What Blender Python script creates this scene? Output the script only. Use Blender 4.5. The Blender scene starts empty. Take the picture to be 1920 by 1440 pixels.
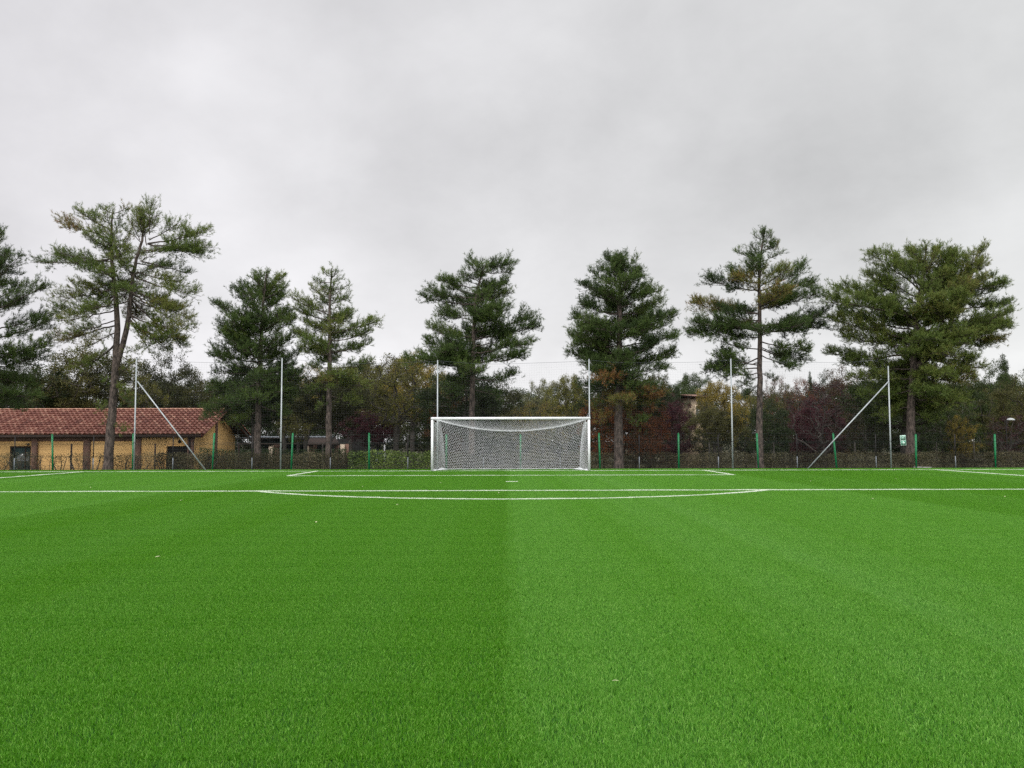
import bpy, math, random
import numpy as np
from mathutils import Vector, Matrix, Euler
R = math.radians
random.seed(7); rng = np.random.default_rng(7)
scn = bpy.context.scene
C = scn.collection

# ------------------------------------------------------------------ camera
CAM_H = 1.455; FPX = 1648.0
PITCH, YAW, ROLL = 3.67, -0.31, -0.13
cd = bpy.data.cameras.new('camera'); cam = bpy.data.objects.new('camera', cd); C.objects.link(cam)
cd.sensor_width = 36.0; cd.lens = 36.0*FPX/1920.0; cd.clip_start = 0.05; cd.clip_end = 3000
M3 = Matrix.Rotation(R(YAW), 3, 'Z') @ Matrix.Rotation(R(90+PITCH), 3, 'X') @ Matrix.Rotation(R(ROLL), 3, 'Z')
cam.matrix_world = Matrix.Translation((0, 0, CAM_H)) @ M3.to_4x4()
scn.camera = cam

def at(px, py, Y):
    """point in the place that the photo shows at (px, py), Y metres ahead"""
    d = M3 @ Vector(((px-960)/FPX, (720-py)/FPX, -1))
    return Vector((0, 0, CAM_H)) + d*(Y/d.y)

# ------------------------------------------------------------------ world, sun, exposure
SUN_EL, SUN_ROT = 50, 215
w = bpy.data.worlds.new('World'); scn.world = w; w.use_nodes = True
nt = w.node_tree; N = nt.nodes; L = nt.links; N.clear()
def nd(t, **k):
    n = N.new(t)
    for a, b in k.items(): setattr(n, a, b)
    return n
def mth(op, a, b=None, c=None, clamp=False):
    n = nd('ShaderNodeMath', operation=op, use_clamp=clamp)
    for i, v in enumerate((a, b, c)):
        if v is None: continue
        if isinstance(v, (int, float)): n.inputs[i].default_value = v
        else: L.new(v, n.inputs[i])
    return n.outputs[0]
sky = nd('ShaderNodeTexSky', sky_type='NISHITA'); sky.sun_disc = False
sky.sun_elevation = R(SUN_EL); sky.sun_rotation = R(SUN_ROT); sky.air_density = 1.5; sky.dust_density = 3
tc = nd('ShaderNodeTexCoord'); sp = nd('ShaderNodeSeparateXYZ'); L.new(tc.outputs['Generated'], sp.inputs[0])
X_, Y_, Z_ = sp.outputs
zz = mth('ADD', mth('MAXIMUM', Z_, 0.0), 0.50)
cb = nd('ShaderNodeCombineXYZ'); L.new(mth('DIVIDE', X_, zz), cb.inputs[0]); L.new(mth('DIVIDE', Y_, zz), cb.inputs[1])
mp = nd('ShaderNodeMapping'); mp.inputs['Rotation'].default_value = (0, 0, 0.5); mp.inputs['Location'].default_value = (3.1, 1.7, 0)
L.new(cb.outputs[0], mp.inputs[0])
def noise(scale, detail, rough, dist=0.0):
    n = nd('ShaderNodeTexNoise'); n.inputs['Scale'].default_value = scale; n.inputs['Detail'].default_value = detail
    n.inputs['Roughness'].default_value = rough; n.inputs['Distortion'].default_value = dist
    L.new(mp.outputs[0], n.inputs['Vector']); return n.outputs['Fac']
n1 = noise(1.6, 3, 0.5, 0.0); n2 = noise(4.6, 6, 0.58, 0.12)
def spot(px, py, rad, amp):
    d = (M3 @ Vector(((px-960)/FPX, (720-py)/FPX, -1))).normalized()
    dp = nd('ShaderNodeVectorMath', operation='DOT_PRODUCT'); L.new(tc.outputs['Generated'], dp.inputs[0]); dp.inputs[1].default_value = d
    a = mth('SUBTRACT', 1.0, dp.outputs['Value'])
    g = mth('POWER', 2.718, mth('MULTIPLY', a, -1.0/(0.5*rad*rad)))
    return mth('MULTIPLY', g, amp)
val = mth('ADD', 0.73, mth('MULTIPLY', mth('SUBTRACT', n1, 0.5), 0.24))
val = mth('ADD', val, mth('MULTIPLY', mth('SUBTRACT', n2, 0.5), 0.30))
zf = mth('SUBTRACT', 1.0, mth('DIVIDE', mth('MAXIMUM', Z_, 0.0), 0.30), clamp=True)
val = mth('ADD', val, mth('MULTIPLY', mth('POWER', zf, 1.6), 0.25))
for s in ((400, 105, 0.035, 0.07), (350, 140, 0.03, 0.05), (385, 330, 0.04, 0.06), (430, 350, .03, .04), (330, 220, 0.14, 0.06), (950, 60, .1, .05), (620, 600, 0.18, 0.07), (1890, 440, 0.07, 0.08), (1600, 250, 0.22, -0.05), (740, 390, .12, -.03)):
    val = mth('ADD', val, spot(*s))
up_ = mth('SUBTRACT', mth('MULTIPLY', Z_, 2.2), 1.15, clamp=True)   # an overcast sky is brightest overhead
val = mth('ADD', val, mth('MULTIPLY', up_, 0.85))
bk_ = mth('MULTIPLY', mth('SUBTRACT', 0.1, Y_), 1.2, clamp=True)   # added fill: unseen sky behind the camera brightened to light faces turned toward it
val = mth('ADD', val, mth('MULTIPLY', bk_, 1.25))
tint = nd('ShaderNodeMix', data_type='RGBA'); tint.inputs[6].default_value = (1.0, .983, 1.018, 1); tint.inputs[7].default_value = (.992, 1.0, 1.0, 1)
L.new(mth('MULTIPLY_ADD', X_, 0.9, 0.5, clamp=True), tint.inputs[0])
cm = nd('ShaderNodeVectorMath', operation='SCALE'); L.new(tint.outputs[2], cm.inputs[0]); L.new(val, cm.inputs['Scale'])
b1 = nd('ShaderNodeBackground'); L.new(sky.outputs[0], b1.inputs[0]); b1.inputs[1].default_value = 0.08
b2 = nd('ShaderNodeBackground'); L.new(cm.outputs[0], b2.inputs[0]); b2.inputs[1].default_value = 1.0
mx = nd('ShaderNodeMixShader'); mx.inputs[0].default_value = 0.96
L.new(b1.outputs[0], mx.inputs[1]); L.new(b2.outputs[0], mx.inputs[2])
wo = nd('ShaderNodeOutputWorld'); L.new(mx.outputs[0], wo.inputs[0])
sl = bpy.data.lights.new('sun', 'SUN'); sl.energy = 1.4; sl.angle = R(30); sl.color = (1, .97, .92)
so = bpy.data.objects.new('sun', sl); C.objects.link(so)
az = R(SUN_ROT)
sdir = Vector((math.sin(az)*math.cos(R(SUN_EL)), math.cos(az)*math.cos(R(SUN_EL)), math.sin(R(SUN_EL))))
so.rotation_euler = sdir.to_track_quat('Z', 'Y').to_euler(); so.location = (0, -10, 30)
scn.view_settings.view_transform = 'Standard'; scn.view_settings.look = 'None'; scn.view_settings.gamma = 1
scn.view_settings.exposure = 0.0; scn.view_settings.use_curve_mapping = False
scn.cycles.max_bounces = 6; scn.cycles.diffuse_bounces = 3; scn.cycles.transmission_bounces = 4
scn.cycles.use_denoising = False

# ------------------------------------------------------------------ materials
def mat(name, col, rough=0.8, col2=None, scale=8.0, bump=0.0, bscale=None, metal=0.0, spec=0.3, coords='Object', stretch=(1, 1, 1), detail=4):
    m = bpy.data.materials.new(name); m.use_nodes = True; t = m.node_tree; n = t.nodes; l = t.links
    b = n['Principled BSDF']; b.inputs['Roughness'].default_value = rough; b.inputs['Metallic'].default_value = metal
    b.inputs['Specular IOR Level'].default_value = spec
    tcn = n.new('ShaderNodeTexCoord'); mpn = n.new('ShaderNodeMapping'); mpn.inputs['Scale'].default_value = stretch
    l.new(tcn.outputs[coords], mpn.inputs[0])
    c2 = col2 or tuple(c*0.75 for c in col)
    ns = n.new('ShaderNodeTexNoise'); ns.inputs['Scale'].default_value = scale; ns.inputs['Detail'].default_value = detail; ns.inputs['Roughness'].default_value = .6
    l.new(mpn.outputs[0], ns.inputs['Vector'])
    cr = n.new('ShaderNodeValToRGB'); cr.color_ramp.elements[0].position = .35; cr.color_ramp.elements[1].position = .65
    cr.color_ramp.elements[0].color = (*c2, 1); cr.color_ramp.elements[1].color = (*col, 1)
    l.new(ns.outputs['Fac'], cr.inputs[0]); l.new(cr.outputs[0], b.inputs['Base Color'])
    if bump:
        nb = n.new('ShaderNodeTexNoise'); nb.inputs['Scale'].default_value = bscale or scale*3; nb.inputs['Detail'].default_value = 6
        l.new(mpn.outputs[0], nb.inputs['Vector'])
        bn = n.new('ShaderNodeBump'); bn.inputs['Strength'].default_value = 1.0; bn.inputs['Distance'].default_value = bump
        l.new(nb.outputs['Fac'], bn.inputs['Height']); l.new(bn.outputs[0], b.inputs['Normal'])
    return m

def leaf_mat(name, stops, trans=0.25, rough=.6, objcol=False, spec=.25):
    """tint attribute of each leaf picks a colour of the ramp; objcol multiplies by the object's own leaf colour"""
    m = bpy.data.materials.new(name); m.use_nodes = True; t = m.node_tree; n = t.nodes; l = t.links
    b = n['Principled BSDF']; b.inputs['Roughness'].default_value = rough; b.inputs['Specular IOR Level'].default_value = spec
    a = n.new('ShaderNodeAttribute'); a.attribute_name = 'tint'
    cr = n.new('ShaderNodeValToRGB'); e = cr.color_ramp.elements
    while len(e) < len(stops): e.new(0.5)
    for k, (p, c) in enumerate(stops): e[k].position = p; e[k].color = (*c, 1)
    l.new(a.outputs['Fac'], cr.inputs[0]); out = cr.outputs[0]
    if objcol:
        oi = n.new('ShaderNodeObjectInfo'); mm = n.new('ShaderNodeMix'); mm.data_type = 'RGBA'; mm.blend_type = 'MULTIPLY'; mm.inputs[0].default_value = 1
        l.new(out, mm.inputs[6]); l.new(oi.outputs['Color'], mm.inputs[7]); out = mm.outputs[2]
    l.new(out, b.inputs['Base Color'])
    tr = n.new('ShaderNodeBsdfTranslucent'); l.new(out, tr.inputs[0])
    ms = n.new('ShaderNodeMixShader'); ms.inputs[0].default_value = trans
    l.new(b.outputs[0], ms.inputs[1]); l.new(tr.outputs[0], ms.inputs[2]); l.new(ms.outputs[0], n['Material Output'].inputs[0])
    return m

MT = dict(
    white=mat('white_paint', (.84, .85, .86), .35, (.79, .80, .81), 3, spec=.5),
    net=mat('net_cord', (.80, .82, .84), .7, (.72, .74, .76), 20),
    barrier=mat('barrier_cord', (.10, .11, .12), .8, (.06, .07, .08), 20),
    galv=mat('galvanised_steel', (.43, .46, .47), .45, (.30, .33, .34), 6, metal=.35, spec=.5, stretch=(1, 1, .25)),
    green=mat('green_paint', (.004, .19, .062), .5, (.003, .15, .048), 5, spec=.5),
    wire=mat('green_wire', (.018, .035, .028), .6, (.012, .02, .016), 9),
    dark=mat('dark_sleeve', (.018, .018, .02), .7, (.03, .022, .02), 6),
    bark=mat('pine_bark', (.135, .105, .088), .95, (.028, .023, .020), 11, .06, 18, stretch=(1, 1, .35)),
    greybark=mat('grey_bark', (.095, .085, .074), .95, (.038, .033, .028), 8, .02, 20, stretch=(1, 1, .3)),
    stucco=mat('yellow_stucco', (.90, .58, .24), .9, (.80, .49, .19), .8),
    pier=mat('brown_plaster', (.23, .135, .10), .9, (.17, .10, .075), 3),
    wood=mat('dark_timber', (.05, .032, .024), .8, (.03, .02, .016), 6),
    redwood=mat('red_fascia', (.22, .06, .04), .7, (.14, .04, .03), 5),
    cream=mat('cream_plaster', (.75, .62, .47), .9, (.62, .5, .38), 3),
    beige=mat('beige_wall', (.42, .33, .23), .9, (.34, .27, .19), 2),
    glass=mat('dim_glass', (.05, .075, .07), .12, (.03, .05, .05), 2, spec=.8),
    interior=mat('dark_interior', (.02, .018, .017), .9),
    soil=mat('soil_grass', (.055, .06, .025), 1, (.06, .045, .03), 1.3, .03, 9),
    turfbase=mat('turf_backing', (.018, .07, .008), 1, (.01, .045, .005), 30),
    concrete=mat('concrete', (.34, .33, .31), .9, (.24, .23, .22), 8, .002, 50),
    carblue=mat('blue_car_paint', (.015, .022, .05), .25, (.012, .018, .04), 2, spec=.6),
    rubber=mat('black_rubber', (.015, .015, .015), .8),
    lampgrey=mat('grey_lamp', (.22, .24, .27), .5, (.16, .18, .2), 5, spec=.5),
    lightlamp=mat('pale_lamp', (.48, .50, .50), .5, (.4, .42, .42), 5, spec=.5),
    signwhite=mat('sign_white', (.62, .78, .70), .4, (.56, .72, .64), 10),
    signgreen=mat('sign_green', (.08, .30, .20), .5, (.06, .26, .17), 10),
    straw=mat('dry_leaf', (.72, .72, .45), .7, (.6, .6, .35), 30),
)
def tile_mat():
    m = bpy.data.materials.new('roof_tiles'); m.use_nodes = True; t = m.node_tree; n = t.nodes; l = t.links
    b = n['Principled BSDF']; b.inputs['Roughness'].default_value = .85
    a = n.new('ShaderNodeAttribute'); a.attribute_name = 'tint'
    cr = n.new('ShaderNodeValToRGB'); e = cr.color_ramp.elements; e[0].color = (.055, .018, .014, 1); e[1].color = (.46, .26, .18, 1)
    x = e.new(.45); x.color = (.14, .038, .024, 1); x = e.new(.75); x.color = (.25, .095, .065, 1)
    ns = n.new('ShaderNodeTexNoise'); ns.inputs['Scale'].default_value = 9; ns.inputs['Detail'].default_value = 5
    tcn = n.new('ShaderNodeTexCoord'); l.new(tcn.outputs['Object'], ns.inputs['Vector'])
    ma = n.new('ShaderNodeMath'); ma.operation = 'MULTIPLY_ADD'; ma.inputs[1].default_value = .7; ma.inputs[2].default_value = -.35
    l.new(ns.outputs['Fac'], ma.inputs[0]); mb = n.new('ShaderNodeMath'); mb.operation = 'ADD'
    l.new(ma.outputs[0], mb.inputs[0]); l.new(a.outputs['Fac'], mb.inputs[1]); l.new(mb.outputs[0], cr.inputs[0]); l.new(cr.outputs[0], b.inputs['Base Color'])
    return m
MT['tile'] = tile_mat()
MT['needle'] = leaf_mat('pine_needles', ((0, (.026, .046, .014)), (.35, (.070, .112, .026)), (.6, (.132, .176, .036)), (.8, (.175, .170, .045)), (1, (.26, .11, .04))), .25, .5)
MT['leaf'] = leaf_mat('broad_leaves', ((0, (.45, .45, .45)), (.5, (.9, .9, .9)), (1, (1.5, 1.45, 1.3))), .28, .6, True)
MT['hedgebrown'] = leaf_mat('hedge_twigs_and_leaves', ((0, (.018, .016, .010)), (.45, (.056, .047, .025)), (.75, (.095, .09, .04)), (1, (.21, .185, .105))), .15, .8)
MT['hedgegreen'] = leaf_mat('laurel_leaves', ((0, (.035, .06, .014)), (.5, (.09, .145, .026)), (1, (.21, .28, .06))), .2, .35)
MT['hedgedark'] = leaf_mat('dark_hedge_leaves', ((0, (.03, .05, .02)), (.6, (.06, .09, .032)), (1, (.10, .13, .06))), .15, .5)

# ------------------------------------------------------------------ objects helpers
def tag(o, label=None, cat=None, group=None, kind=None):
    for k, v in (('label', label), ('category', cat), ('group', group), ('kind', kind)):
        if v: o[k] = v
    return o
def empty(name, loc, label, cat, group=None):
    o = bpy.data.objects.new(name, None); C.objects.link(o); o.location = loc; o.empty_display_size = .2
    return tag(o, label, cat, group)

class MB:
    """collects vertices and faces; build() links them as one mesh object"""
    def __init__(s): s.v = []; s.f = []; s.n = 0; s.t = []
    def add(s, v, f, tint=None):
        v = np.asarray(v, float).reshape(-1, 3); s.v.append(v)
        f = np.asarray(f, int); s.f.append(f + s.n); s.n += len(v)
        s.t.append(np.full(len(v), .5) if tint is None else (np.full(len(v), tint) if np.isscalar(tint) else np.asarray(tint)))
    def box(s, x0, x1, y0, y1, z0, z1, tint=None):
        v = [(x, y, z) for x in (x0, x1) for y in (y0, y1) for z in (z0, z1)]
        s.add(v, [(0, 1, 3, 2), (4, 6, 7, 5), (0, 4, 5, 1), (2, 3, 7, 6), (0, 2, 6, 4), (1, 5, 7, 3)], tint)
    def tube(s, pts, rad, k=6, tint=None, cap=True):
        P = np.array([tuple(p) for p in pts], float); n = len(P)
        r = np.full(n, rad, float) if np.isscalar(rad) else np.asarray(rad, float)
        T = np.gradient(P, axis=0); T /= np.linalg.norm(T, axis=1)[:, None] + 1e-12
        up = np.array((0, 0, 1.)) if abs(T[:, 2]).mean() < .8 else np.array((1., 0, 0))
        U = np.cross(T, up); U /= np.linalg.norm(U, axis=1)[:, None] + 1e-12; W = np.cross(T, U)
        a = np.arange(k)*2*math.pi/k
        v = P[:, None, :] + r[:, None, None]*(np.cos(a)[None, :, None]*U[:, None, :] + np.sin(a)[None, :, None]*W[:, None, :])
        i = np.arange(n-1)[:, None]*k; j = np.arange(k)[None, :]; j2 = (j+1) % k
        f = np.stack([i+j, i+j2, i+k+j2, i+k+j], -1).reshape(-1, 4)
        s.add(v.reshape(-1, 3), f, tint)
        if cap and k > 3:
            b0 = s.n - n*k
            s.capf = getattr(s, 'capf', []); s.capf.append(tuple(range(b0+k-1, b0-1, -1))); s.capf.append(tuple(range(b0+(n-1)*k, b0+n*k)))
    def segs(s, A, B, rad, k=3):
        A = np.asarray(A, float); B = np.asarray(B, float); T = B-A; T /= np.linalg.norm(T, axis=1)[:, None]+1e-12
        up = np.where(np.abs(T[:, 2:3]) < .9, np.array([[0, 0, 1.]]), np.array([[1., 0, 0]]))
        U = np.cross(T, up); U /= np.linalg.norm(U, axis=1)[:, None]; W = np.cross(T, U)
        a = np.arange(k)*2*math.pi/k + .3
        off = np.cos(a)[None, :, None]*U[:, None, :]+np.sin(a)[None, :, None]*W[:, None, :]
        r = rad if np.isscalar(rad) else np.asarray(rad)[:, None, None]
        v = np.concatenate([A[:, None]+off*r, B[:, None]+off*r], 1)
        j = np.arange(k); q = np.stack([j, (j+1) % k, (j+1) % k+k, j+k], -1)
        f = (np.arange(len(A))[:, None, None]*2*k + q[None]).reshape(-1, 4)
        s.add(v.reshape(-1, 3), f)
    def build(s, name, m, parent=None, smooth=False, tint=False):
        return make(name, np.concatenate(s.v), s.f, m, parent, smooth, np.concatenate(s.t) if tint else None, getattr(s, 'capf', []))

def mesh_np(name, V, F, m, smooth=False, tint=None, extra=()):
    me = bpy.data.meshes.new(name); V = np.asarray(V, np.float32)
    idx = []; st = []; tot = []; c = 0
    for f in F:
        if len(f) == 0: continue
        k = f.shape[1]; idx.append(f.ravel()); st.append(c+np.arange(len(f))*k); tot.append(np.full(len(f), k)); c += f.size
    for e in extra: idx.append(np.array(e)); st.append(np.array([c])); tot.append(np.array([len(e)])); c += len(e)
    idx = np.concatenate(idx).astype(np.int32); st = np.concatenate(st).astype(np.int32); tot = np.concatenate(tot).astype(np.int32)
    me.vertices.add(len(V)); me.vertices.foreach_set('co', V.ravel())
    me.loops.add(len(idx)); me.loops.foreach_set('vertex_index', idx)
    me.polygons.add(len(st)); me.polygons.foreach_set('loop_start', st); me.polygons.foreach_set('loop_total', tot)
    if smooth: me.polygons.foreach_set('use_smooth', np.ones(len(st), bool))
    me.update(calc_edges=True)
    if tint is not None:
        a = me.attributes.new('tint', 'FLOAT', 'POINT'); a.data.foreach_set('value', np.asarray(tint, np.float32))
    me.materials.append(m); return me
def make(name, V, F, m, parent=None, smooth=False, tint=None, extra=()):
    """a parented part keeps world coordinates: shift vertices to its parent's origin"""
    V = np.asarray(V, float)
    if parent is not None: V = V - np.array(origin(parent))
    o = bpy.data.objects.new(name, mesh_np(name, V, F, m, smooth, tint, extra)); C.objects.link(o)
    if parent is not None: o.parent = parent
    return o
def origin(o):
    p = Vector((0, 0, 0))
    while o is not None: p = p + o.location; o = o.parent
    return p
def one(name, mb, m, label, cat, group=None, kind=None, **k): return tag(mb.build(name, m, **k), label, cat, group, kind)

def gz(Y):
    """height of the ground beyond the pitch"""
    return -0.70*min(max((Y-45.0)/1.8, 0), 1)

# ------------------------------------------------------------------ ground, pitch, turf
ys = [-300, -60, -10, 0, 44.0, 45.0, 45.6, 46.2, 46.8, 48, 52, 60, 80, 110, 200, 900]
xs = [-900, -200, -60, -30, 0, 30, 60, 200, 900]
v = [(x, y, (-0.05 if y <= 45 else gz(y)-0.05)) for y in ys for x in xs]; nx = len(xs)
f = [(j*nx+i, j*nx+i+1, (j+1)*nx+i+1, (j+1)*nx+i) for j in range(len(ys)-1) for i in range(nx-1)]
g = MB(); g.add(v, f); tag(g.build('ground', MT['soil']), kind='structure')
p = MB(); p.box(-34, 34, -12, 44.7, -.045, 0.0); tag(p.build('pitch', MT['turfbase']), kind='structure')

def turf_material():
    m = bpy.data.materials.new('turf_fibre'); m.use_nodes = True; t = m.node_tree; n = t.nodes; l = t.links
    b = n['Principled BSDF']; b.inputs['Roughness'].default_value = .55; b.inputs['Specular IOR Level'].default_value = .28
    a = n.new('ShaderNodeAttribute'); a.attribute_name = 'tint'
    cr = n.new('ShaderNodeValToRGB'); e = cr.color_ramp.elements
    e[0].color = (.026, .145, .006, 1); e[1].color = (.37, .64, .14, 1); x = e.new(.5); x.color = (.106, .315, .018, 1)
    l.new(a.outputs['Fac'], cr.inputs[0])
    c = n.new('ShaderNodeAttribute'); c.attribute_type = 'INSTANCER'; c.attribute_name = 'roll_sheen'
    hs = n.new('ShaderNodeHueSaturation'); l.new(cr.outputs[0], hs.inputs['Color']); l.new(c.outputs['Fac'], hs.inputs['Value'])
    sa = n.new('ShaderNodeMath'); sa.operation = 'MULTIPLY_ADD'; sa.inputs[1].default_value = -.6; sa.inputs[2].default_value = 1.60   # sheen of brushed-away fibres put into the colour as lower saturation
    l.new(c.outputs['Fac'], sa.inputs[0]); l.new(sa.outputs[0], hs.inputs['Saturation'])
    l.new(hs.outputs[0], b.inputs['Base Color'])
    tr = n.new('ShaderNodeBsdfTranslucent'); l.new(hs.outputs[0], tr.inputs[0])
    ms = n.new('ShaderNodeMixShader'); ms.inputs[0].default_value = .3
    l.new(b.outputs[0], ms.inputs[1]); l.new(tr.outputs[0], ms.inputs[2]); l.new(ms.outputs[0], n['Material Output'].inputs[0])
    return m
def blades(n, w, h0, h1, lean, spread, xw, yw):
    """n fibres on a xw by yw patch, leaning along +Y; returns vertices (3 per fibre), faces, tint"""
    x = rng.random(n)*xw - xw/2; y = rng.random(n)*yw - yw/2
    h = rng.uniform(h0, h1, n); a = rng.random(n)*2*math.pi
    lx = rng.normal(0, spread, n); ly = lean + rng.normal(0, spread, n)
    bx = np.cos(a)*w/2; by = np.sin(a)*w/2; z0 = np.zeros(n)
    A = np.stack([x-bx, y-by, z0], -1); B = np.stack([x+bx, y+by, z0], -1)
    Cc = np.stack([x+lx*h*.35+bx*.75, y+ly*h*.35+by*.75, h*.55], -1); D = np.stack([x+lx*h*.35-bx*.75, y+ly*h*.35-by*.75, h*.55], -1)
    T = np.stack([x+lx*h, y+ly*h, h*np.clip(1-.2*(lx**2+ly**2), .6, 1)], -1)
    V = np.stack([A, B, Cc, D, T], 1).reshape(-1, 3)
    i = np.arange(n)[:, None]*5
    tn = np.repeat(np.clip(rng.beta(2.2, 3.0, n), 0, 1), 5)
    return V, [i+np.array([0, 1, 2, 3]), i+np.array([3, 2, 4])], tn
TW, TL = .58, 1.22            # patch size
V, F, T = blades(16500, .0032, .015, .028, .15, .42, TW, TL)
# patch centres: rolls 0.95 m wide; mowing/brushing direction alternates every ten rolls
pts = []; rot = []; scl = []; roll_sheen = []
col = 0
rvals = {}
walk = 0.0
for ci in range(-68, 68):
    x = 0.05 + (ci+.5)*0.475
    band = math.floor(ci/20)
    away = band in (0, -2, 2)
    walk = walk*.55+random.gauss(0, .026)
    edge = (ci % 20) in (0, 19)
    for ri in range(0, 40):
        y = 2.6 + ri*1.06
        if y > 44.5 or abs(x) > .66*y + 2.5: continue
        pts.append((x, y, .001)); base_r = 0 if away else math.pi
        rot.append((0, 0, base_r+random.gauss(0, .07)))
        sgn = random.choice((-1, 1)); scl.append((sgn, 1, random.uniform(.92, 1.08)))
        roll_sheen.append((1.0 if away else .96)*(1+walk)*random.uniform(.992, 1.008))  # stripe sheen put into the colour, times a random tone per column
npt = len(pts)
Vall = np.concatenate([V, np.array(pts)])
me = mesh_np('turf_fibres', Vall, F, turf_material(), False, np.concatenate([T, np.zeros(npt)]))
def attr(nm, ty, arr, fld):
    a = me.attributes.new(nm, ty, 'POINT'); a.data.foreach_set(fld, np.asarray(arr, np.float32).ravel())
z3 = np.zeros((len(V), 3))
attr('pt', 'FLOAT', np.concatenate([np.zeros(len(V)), np.ones(npt)]), 'value')
attr('rot', 'FLOAT_VECTOR', np.concatenate([z3, rot]), 'vector'); attr('scl', 'FLOAT_VECTOR', np.concatenate([z3, scl]), 'vector')
attr('roll_sheen', 'FLOAT', np.concatenate([np.zeros(len(V)), roll_sheen]), 'value')
turf = bpy.data.objects.new('turf_fibres', me); C.objects.link(turf)
tag(turf, 'bright green artificial grass fibres covering the whole football pitch', 'artificial grass', kind='stuff')
ng = bpy.data.node_groups.new('scatter_turf', 'GeometryNodeTree')
ng.interface.new_socket('Geometry', in_out='INPUT', socket_type='NodeSocketGeometry'); ng.interface.new_socket('Geometry', in_out='OUTPUT', socket_type='NodeSocketGeometry')
gn = ng.nodes; gl = ng.links
gi = gn.new('NodeGroupInput'); go = gn.new('NodeGroupOutput')
def nat(nm, ty):
    a = gn.new('GeometryNodeInputNamedAttribute'); a.data_type = ty; a.inputs[0].default_value = nm; return a.outputs[0]
sg = gn.new('GeometryNodeSeparateGeometry'); sg.domain = 'POINT'; gl.new(gi.outputs[0], sg.inputs[0])
cmp_ = gn.new('FunctionNodeCompare'); cmp_.data_type = 'FLOAT'; cmp_.operation = 'GREATER_THAN'; gl.new(nat('pt', 'FLOAT'), cmp_.inputs[0]); cmp_.inputs[1].default_value = .5
gl.new(cmp_.outputs[0], sg.inputs[1])
g2 = gn.new('GeometryNodeGeometryToInstance'); gl.new(sg.outputs[1], g2.inputs[0])
ip = gn.new('GeometryNodeInstanceOnPoints'); gl.new(sg.outputs[0], ip.inputs['Points']); gl.new(g2.outputs[0], ip.inputs['Instance'])
gl.new(nat('rot', 'FLOAT_VECTOR'), ip.inputs['Rotation']); gl.new(nat('scl', 'FLOAT_VECTOR'), ip.inputs['Scale'])
gl.new(ip.outputs[0], go.inputs[0])
md = turf.modifiers.new('scatter', 'NODES'); md.node_group = ng

# ---- white lines: strips of white fibres, a little proud of the green ones, uneven
GL = 41.8; GX = 0.156      # goal line distance, goal centre
MT['line'] = mat('white_fibre', (.80, .84, .74), .6, (.70, .78, .62), 30)
def line_strip(P, width=.12, dens=1700, hmul=1.0):
    P = np.array(P, float); d = np.diff(P, axis=0); Ls = np.linalg.norm(d, axis=1); cum = np.concatenate([[0], np.cumsum(Ls)])
    n = int(cum[-1]*width*dens/.12*.12*8)
    s = rng.random(n)*cum[-1]; k = np.clip(np.searchsorted(cum, s)-1, 0, len(Ls)-1); u = (s-cum[k])/Ls[k]
    base = P[k]+d[k]*u[:, None]; nrm = np.stack([-d[k][:, 1], d[k][:, 0]], -1)/Ls[k][:, None]
    base = base + nrm*((rng.random(n)-.5)*width)[:, None]
    hh = np.interp(s, np.arange(0, cum[-1]+1, .55), rng.uniform(.78, 1.12, len(np.arange(0, cum[-1]+1, .55))))
    h = rng.uniform(.026, .039, n)*hh*hmul; a = rng.random(n)*math.pi; w_ = .005
    lx = rng.normal(0, .25, n); ly = rng.normal(0, .25, n)
    bx = np.cos(a)*w_/2; by = np.sin(a)*w_/2
    A = np.stack([base[:, 0]-bx, base[:, 1]-by, np.zeros(n)], -1); B = np.stack([base[:, 0]+bx, base[:, 1]+by, np.zeros(n)], -1)
    off = np.stack([lx*h, ly*h, h], -1)
    V = np.stack([A, B, B+off, A+off], 1).reshape(-1, 3); i = np.arange(n)[:, None]*4
    return V, i+np.array([0, 1, 2, 3])
pw, pb, gw, gb = 20.16, 16.5, 9.16, 5.5
arc = []
for k in range(33):
    th = -math.acos(5.5/9.15)+2*math.acos(5.5/9.15)*k/32
    arc.append((GX+9.15*math.sin(th), GL-11-9.15*math.cos(th)))
def seg(x0, y0, x1, y1): return [(x0, y0), ((x0+x1)/2, (y0+y1)/2), (x1, y1)]
lines = [seg(-30, GL, 30, GL), seg(GX-pw, GL-pb, GX+pw, GL-pb), seg(GX-pw, GL-pb, GX-pw, GL), seg(GX+pw, GL-pb, GX+pw, GL),
         seg(GX-gw, GL-gb, GX+gw, GL-gb), seg(GX-gw, GL-gb, GX-gw, GL), seg(GX+gw, GL-gb, GX+gw, GL), arc,
         seg(GX-.2, GL-11, GX+.2, GL-11)]
lm = MB()
for k, P in enumerate(lines):
    wd = .22 if k == 8 else .12
    V, F_ = line_strip(P, wd, 1500, .9 if k in (0, 4) else 1.05); lm.add(V, F_)
tag(lm.build('pitch_markings', MT['line']), kind='structure')

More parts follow.
